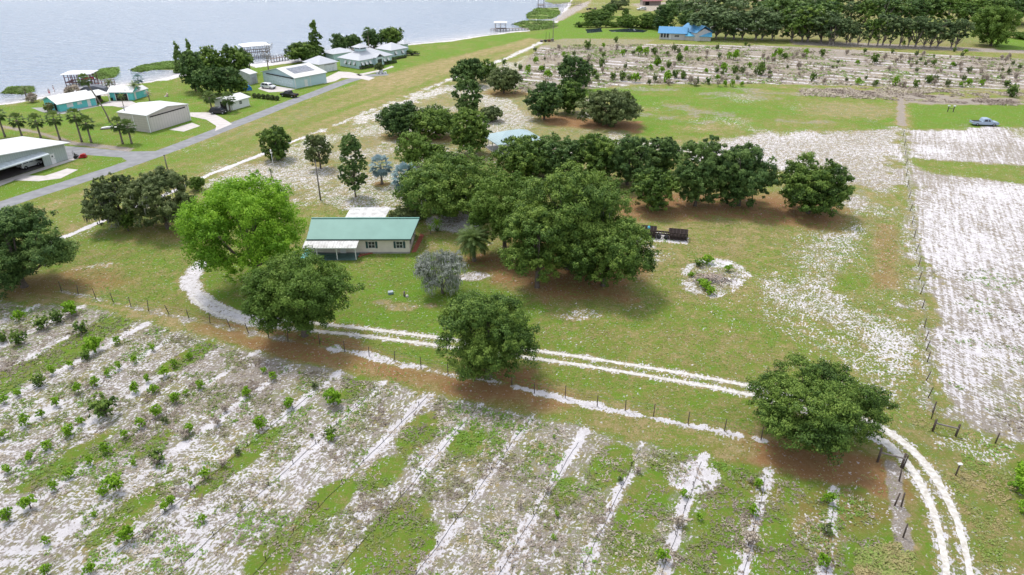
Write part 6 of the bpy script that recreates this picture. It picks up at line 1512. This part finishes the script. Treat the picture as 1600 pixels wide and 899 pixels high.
def small_bits():
    a = at(607, 461); t = thing('well_cap', 'small pale blue box on the front lawn', 'utility box', (*a, 0), .3); MB().box(0,.7,0,.5,0,.3).build('box', mat('faded_blue', (.22,.33,.38), .6), t); MB().box(.02,.68,-.04,.54,.3,.36).build('lid', mat('lid_grey', (.38,.44,.46), .6), t)
    a = at(632, 463); t = thing('lawn_stump', 'short weathered stump with a pale stone on the front lawn', 'stump', (*a, 0)); MB().tube([(0,0,0),(.02,0,.75)], [.16,.11], 8).build('stump', POSTW, t); MB().tube([(.4,-.2,0),(.4,-.2,.3)], [.28,.14], 7).build('stone', M_CONC, t)
    a = at(596, 114.5); t = thing('stone_planter', 'white stone planter on a ring of stones at the end of the road', 'planter', (*a, 0)); MB().tube([(0,0,0),(0,0,.5),(0,0,1.0),(0,0,1.1)], [.9,.35,.8,.8], 12).build('urn', WHITE, t)
    for k in range(8): an = k*.785; MB().tube([(1.6*math.cos(an),1.6*math.sin(an),0),(1.6*math.cos(an),1.6*math.sin(an),.4)], [.4,.25], 7).build('stone', WHITE, t)
    a = at(170, 201); t = thing('white_boat', 'upturned white boats and boards lying before the beige hangar', 'boat', (*a, 0), .3); MB().prism([(-1.8,0),(-1.6,.35),(0,.5),(1.4,.4),(2.2,0)], -.5, .5).build('hull', WHITE, t); MB().bar((-1.8,-.7,.1),(1.9,-.8,.1), .3, .15).build('board', mat('dark_board', (.12,.09,.08), .8), t)
    a = at(260, 151); t = thing('garden_statue', 'small pinkish white garden ornament on the grass by the beach', 'ornament', (*a, 0)); MB().tube([(0,0,0),(.3,0,.3),(.5,0,.7),(.3,0,1.1)], [.35,.4,.2,.1], 8).build('figure', mat('pink_white', (.75,.55,.50), .7), t); MB().box(-.5,.4,-.3,.3,0,.12).build('base', WHITE, t)
    a = at(136, 147); t = thing('dark_tarp', 'long dark tarpaulin mound behind the turquoise cottage roof', 'tarpaulin', (*at(122,146), 0), .15); MB().prism([(0,0),(8,0),(7.6,1.2),(5,2.0),(2,1.8),(.3,.9)], 0, 3).build('cover', mat('slate_tarp', (.13,.14,.17), .7, scale=2, bump=.5), t); MB().bar((0,-.05,.1),(8,-.05,.1),.06).build('rope', WHITE, t)
    a = at(99, 147); tree('beach_shrub', 'tan bushy grass clump behind the turquoise cottage', (98,133,124,149), .05, LM_STRAW, 'bush', 190, nl=10, cat='shrub')
    tree('beach_shrub', 'brown-tipped shrub against the end wall of the turquoise cottage', (68,160,84,175), .05, LM_WEED, 'bush', 191, nl=9, cat='shrub')
    tree('beach_shrub', 'tan dry brush at the water by the left marsh', (40,145,58,160), .05, LM_STRAW, 'bush', 192, nl=9, cat='shrub')
    tree('bed_shrub', 'tangled brown and green hedge behind the corner of the green-roofed house', (605,322,672,346), .05, LM_OLIVE, 'bush', 193, nl=26, cat='hedge')
    for i, (x, y, rz) in enumerate([(253,266,0)]): pass
small_bits()

def person(label, px, shirt, legs, rot=0.0, arm=.0):
    """one continuous skinned figure with clothing as children"""
    a = at(*px); t = thing('person', label, 'person', (*a, 0), rot)
    J = [(0,0,.98),(0,0,1.2),(0,0,1.42),(0,0,1.54),(0,.01,1.66),(0,.02,1.76), (-.1,0,.92),(-.12,.02,.5),(-.13,0,.08),(-.13,.14,.03), (.1,0,.92),(.13,.06,.5),(.16,-.04,.08),(.16,.10,.03),
         (-.19,0,1.42),(-.26,.0,1.15),(-.25,.12+arm,.92),(.19,0,1.42),(.27,0,1.15),(.27,.12+arm,.93)]
    E_ = [(0,1),(1,2),(2,3),(3,4),(4,5),(0,6),(6,7),(7,8),(8,9),(0,10),(10,11),(11,12),(12,13),(2,14),(14,15),(15,16),(2,17),(17,18),(18,19)]
    R_ = [.14,.13,.15,.06,.10,.09,.10,.07,.045,.04,.10,.07,.045,.04,.06,.045,.035,.06,.045,.035]
    me = bpy.data.meshes.new('body'); me.from_pydata(J, E_, []); o = bpy.data.objects.new('body', me); C.objects.link(o); o.parent = t; me.materials.append(mat('skin', (.45,.27,.19), .6))
    md = o.modifiers.new('skin', 'SKIN'); 
    for v, r in zip(me.skin_vertices[0].data, R_): v.radius = (r, r)
    me.skin_vertices[0].data[0].use_root = True
    o.modifiers.new('sub', 'SUBSURF').levels = 1
    MB().tube([(0,0,1.5),(0,0,1.4),(0,0,1.15),(0,0,.95)], [.08,.20,.17,.18], 12).build('shirt', shirt, t)
    mb = MB(); mb.tube([(-.09,0,1.0),(-.12,.015,.55)], [.125,.10], 10); mb.tube([(.09,0,1.0),(.13,.05,.55)], [.125,.10], 10); mb.build('shorts', legs, t)
    MB().tube([(0,-.01,1.66),(0,0,1.74),(0,0,1.80),(0,0,1.83)], [.115,.118,.08,.02], 10).build('hair', DARK, t)
person('person with dark hair in pale top and pink shorts standing at the left water edge', (78,148.5), mat('pale_cloth', (.7,.5,.52), .8), mat('pink_cloth', (.65,.12,.16), .8), .4)
person('person in pale clothes a few steps farther into the shallows', (85,143), mat('white_cloth', (.7,.65,.66), .8), mat('rose_cloth', (.6,.35,.36), .8), -1.2)
